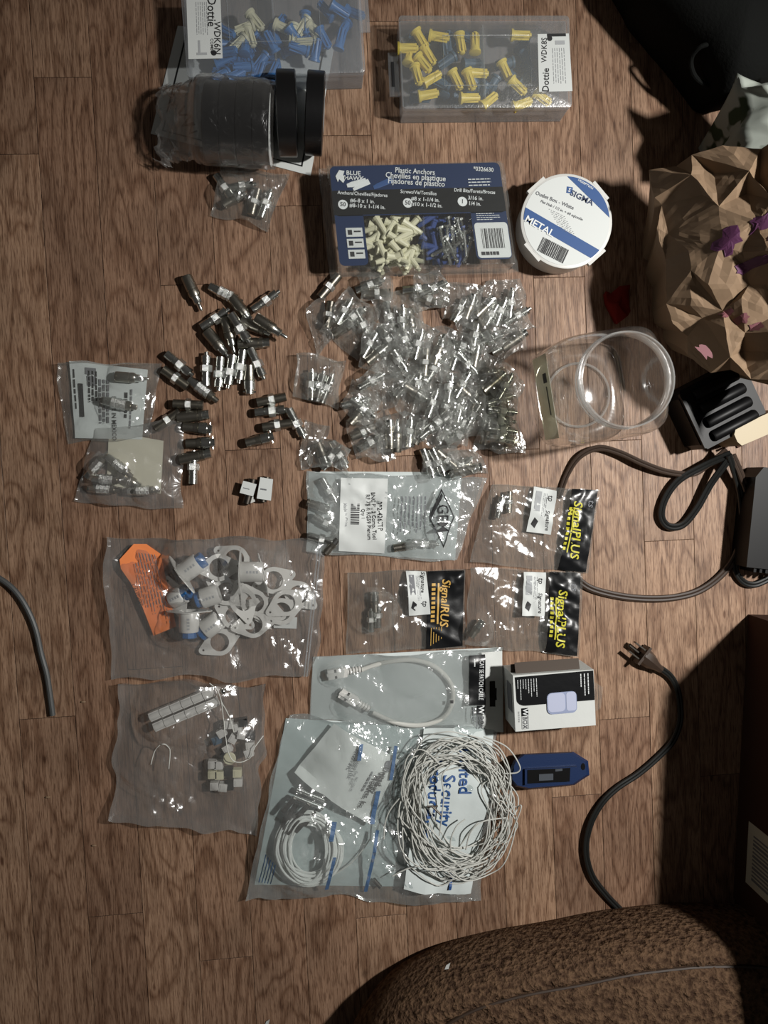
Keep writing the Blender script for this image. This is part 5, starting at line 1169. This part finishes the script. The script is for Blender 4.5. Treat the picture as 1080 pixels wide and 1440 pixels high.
# --- backpack at the top right corner
vs = []; fs = []
o_ = [(905,-32),(935,8),(975,56),(1004,98),(1022,124),(1050,128),(1080,112),(1130,70),(1200,-40),(1180,-220),(990,-240),(880,-130)]
rp = spline([P(x, y, .08) for x, y in o_], 8, True); n = len(rp); c = sum(rp, Vector())/n
rings = [(.88,.001),(.94,.02),(.975,.04),(1,.065),(.985,.082),(.92,.095),(.80,.105),(.6,.112),(.3,.118)]
for s_, z in rings:
    for p in rp: q = c+(p-c)*s_; vs.append((q.x+nz(q.x, q.y, 20, z*9)*.006, q.y+nz(q.x, q.y, 20, 3+z*9)*.006, z+nz(q.x, q.y, 18, 5)*.008*(z > .03)))
for i in range(len(rings)-1):
    for k in range(n): fs.append((i*n+k, i*n+(k+1) % n, (i+1)*n+(k+1) % n, (i+1)*n+k))
fs.append(tuple((len(rings)-1)*n+k for k in range(n)))
t = thing('backpack', 'black backpack with a thin loop strap in the top right corner', 'bag', (c.x, c.y, 0))
MB().add(vs, fs).build('body', 'black_cloth', t, True, 180)
MB().tube(pxs([(1010,60,.09),(985,66,.085),(972,84,.07),(978,108,.06),(1000,122,.06),(1024,118,.07)], 10), .0025, 8).build('strap', 'black_cloth', t)
# --- patterned cloth between
vs, fs = crumpled([(1042,112),(1180,90),(1190,230),(1050,212)], [.13,.15,.15,.12], 5, 5, .012, 8, .45, 4)
mesh_thing(MB().add(vs, fs), 'patterned_cloth', 'floral_cloth', 'pale green patterned cloth between the black backpack and the paper bag', 'cloth', None, True, 180)
# --- dark red cloth in the shade
vs, fs = crumpled([(850,412),(884,402),(890,440),(866,452)], [.010,.012,.012,.010], 3, 3, .006, 12, .1, 3)
mesh_thing(MB().add(vs, fs), 'red_cloth', 'red_cloth', 'dark red cloth scrap in the shade between the round box and the jar', 'cloth', None, True, 180)
# --- ribbed black charger
A = P(980,560,.05); t = thing('battery_charger', 'black ribbed plastic charger under the paper bag', 'charger', (P(1020,570,.05).x, P(1020,570,.05).y, 0), R(27)); M = WM[t.name]
m = MB(M); m.prism([(-.034,-.036),(.040,-.036),(.044,-.028),(.044,.030),(.036,.036),(-.034,.036),(-.040,.028),(-.040,-.028)], .0006, .040); m.build('housing', 'black_plastic', t, False)
for k in range(4):
    m = MB(M); m.lathe([(-.028,.001),(-.028,.0055),(-.026,.0065),(.026,.0065),(.028,.0055),(.028,.001)], 16, Matrix.Translation((.004, -.026+.0165*k, .041))); m.build('ridge', 'black_plastic', t)
m = MB(M); m.box((-.037, 0, .0425), (.004,.066,.005)); m.build('side_rail', 'black_plastic', t, False)
t = thing('power_plug_block', 'beige plastic block next to the black ribbed charger at the right edge', 'power adapter', (P(1068,602,.05).x, P(1068,602,.05).y, 0), R(25)); M = WM[t.name]
m = MB(M); m.prism([(-.024,-.010),(.030,-.012),(.030,.010),(-.022,.011),(-.027,.005),(-.027,-.004)], .0006, .046); m.build('body', 'beige_plastic', t, True, 30)
m = MB(M); m.box((.002, -.0125, .026), (.045,.003,.004)); m.build('seam_strip', 'cardboard', t, False)
t = thing('power_brick', 'black power brick at the right edge beside the cord loops', 'power adapter', (P(1075,735,.03).x, P(1075,735,.03).y, 0), R(-6)); M = WM[t.name]
m = MB(M); m.prism([(-.018,-.052),(.04,-.052),(.04,.062),(-.012,.062),(-.020,.05)], .0006, .036); m.build('housing', 'black_plastic', t, True, 30)
m = MB(M)
for k in range(6): m.box((-.006+.007*k, -.054, .018), (.003,.006,.03))
m.build('vent_fin', 'black_plastic', t, False)
# --- cords
def cord(name, label, pts, r_, mat, twin=0.0, extra=None):
    pp_ = pxs(pts, 10); t = thing(name, label, 'cord', (pp_[0].x, pp_[0].y, 0))
    if twin:
        for s_ in (-1, 1):
            q = []
            for i, p in enumerate(pp_):
                d = (pp_[min(i+1, len(pp_)-1)]-pp_[max(i-1, 0)]).normalized(); q.append(p+Vector((-d.y, d.x, 0))*twin*s_)
            MB().tube(q, r_, 8).build('strand', mat, t)
    else: MB().tube(pp_, r_, 10).build('strand', mat, t)
    return t
cord('mains_cable', 'brown flat cord arching below the jar to the upper loops', [(786,700,.003),(797,668,.003),(815,642,.006),(842,630,.008),(872,637,.010),(905,652,.012),(940,664,.010),(975,666,.008),(1000,650,.012),(1022,632,.02)], .0019, 'cord_brown', .0017)
cord('mains_cable', 'long brown cord sweeping from the black-headed bags round to the right', [(800,798,.002),(812,814,.003),(832,828,.003),(870,838,.003),(910,842,.003),(950,840,.003),(985,830,.003),(1015,808,.004),(1035,780,.006),(1046,740,.008),(1052,700,.012),(1042,668,.018),(1030,640,.02)], .0024, 'cord_brown', .0019)
cord('mains_cable', 'black cord folded into a narrow loop right of centre', [(1028,638,.022),(990,655,.012),(955,675,.008),(936,700,.006),(930,725,.006),(940,740,.006),(960,738,.006),(980,715,.008),(1000,680,.012),(1028,642,.022)], .0024, 'cord_black', .0020)
cord('mains_cable', 'black cord running down beside the power brick, ending in a low curl', [(1025,640,.024),(1040,690,.010),(1044,740,.008),(1038,775,.006),(1034,800,.005),(1045,818,.005),(1062,822,.005),(1085,812,.005)], .0022, 'cord_black', .0018)
t = cord('extension_cord', 'dark cord with a plug, curving from the floor centre right to the cushion', [(926,938,.010),(942,950,.006),(952,968,.004),(956,990,.003),(956,1015,.003),(946,1042,.004),(925,1065,.004),(898,1088,.004),(868,1108,.004),(846,1130,.005),(830,1160,.006),(824,1195,.006),(832,1230,.005),(852,1258,.004),(875,1282,.003)], .0022, 'cord_black', .0017)
W = Matrix.Translation(P(912,928,.011)) @ Matrix.Rotation(R(-38), 4, 'Z')
m = MB(W); m.lathe([(-.010,.006),(-.010,.0095),(-.004,.0100),(.004,.0088),(.012,.0055),(.020,.0036)], 8); m.box((-.010,0,0), (.003,.024,.017)); m.build('plug_body', 'cord_brown', t, True, 30)
for s_ in (-1, 1): MB(W).box((-.019, s_*.0062, .002), (.016,.0016,.006)).build('prong', 'steel_dark', t, False)
MB(W).lathe([(-.028,.0016),(-.027,.0024),(-.010,.0024)], 10, Matrix.Translation((0,0,-.005))).build('ground_pin', 'steel_dark', t)
cord('loose_cord', 'short grey cord entering from the left edge of the floor', [(-30,798,.004),(2,815,.004),(22,832,.004),(38,856,.004),(50,885,.0035),(58,920,.003),(66,950,.003),(72,990,.003),(74,1006,.003)], .0032, 'cord_grey')
for x, y, lb in ((117,987,'flat brown seed-like crumb nearest the left bags on the floor'),(67,1121,'brown crumb on the floor at the lower left'),(132,1189,'brown crumb on the floor below the lower left zip bag')):
    m = MB(); p = P(x, y, .001); m.lathe([(-.0028,.0003),(-.0015,.0011),(.0015,.0011),(.0028,.0003)], 8, Matrix.Translation(p)); mesh_thing(m, 'crumb', 'kraft', lb, 'crumb', None, True, 180)
for k_, o_ in protos.items():
    if k_ not in used:
        for ch in list(o_.children): bpy.data.objects.remove(ch)
        bpy.data.objects.remove(o_)
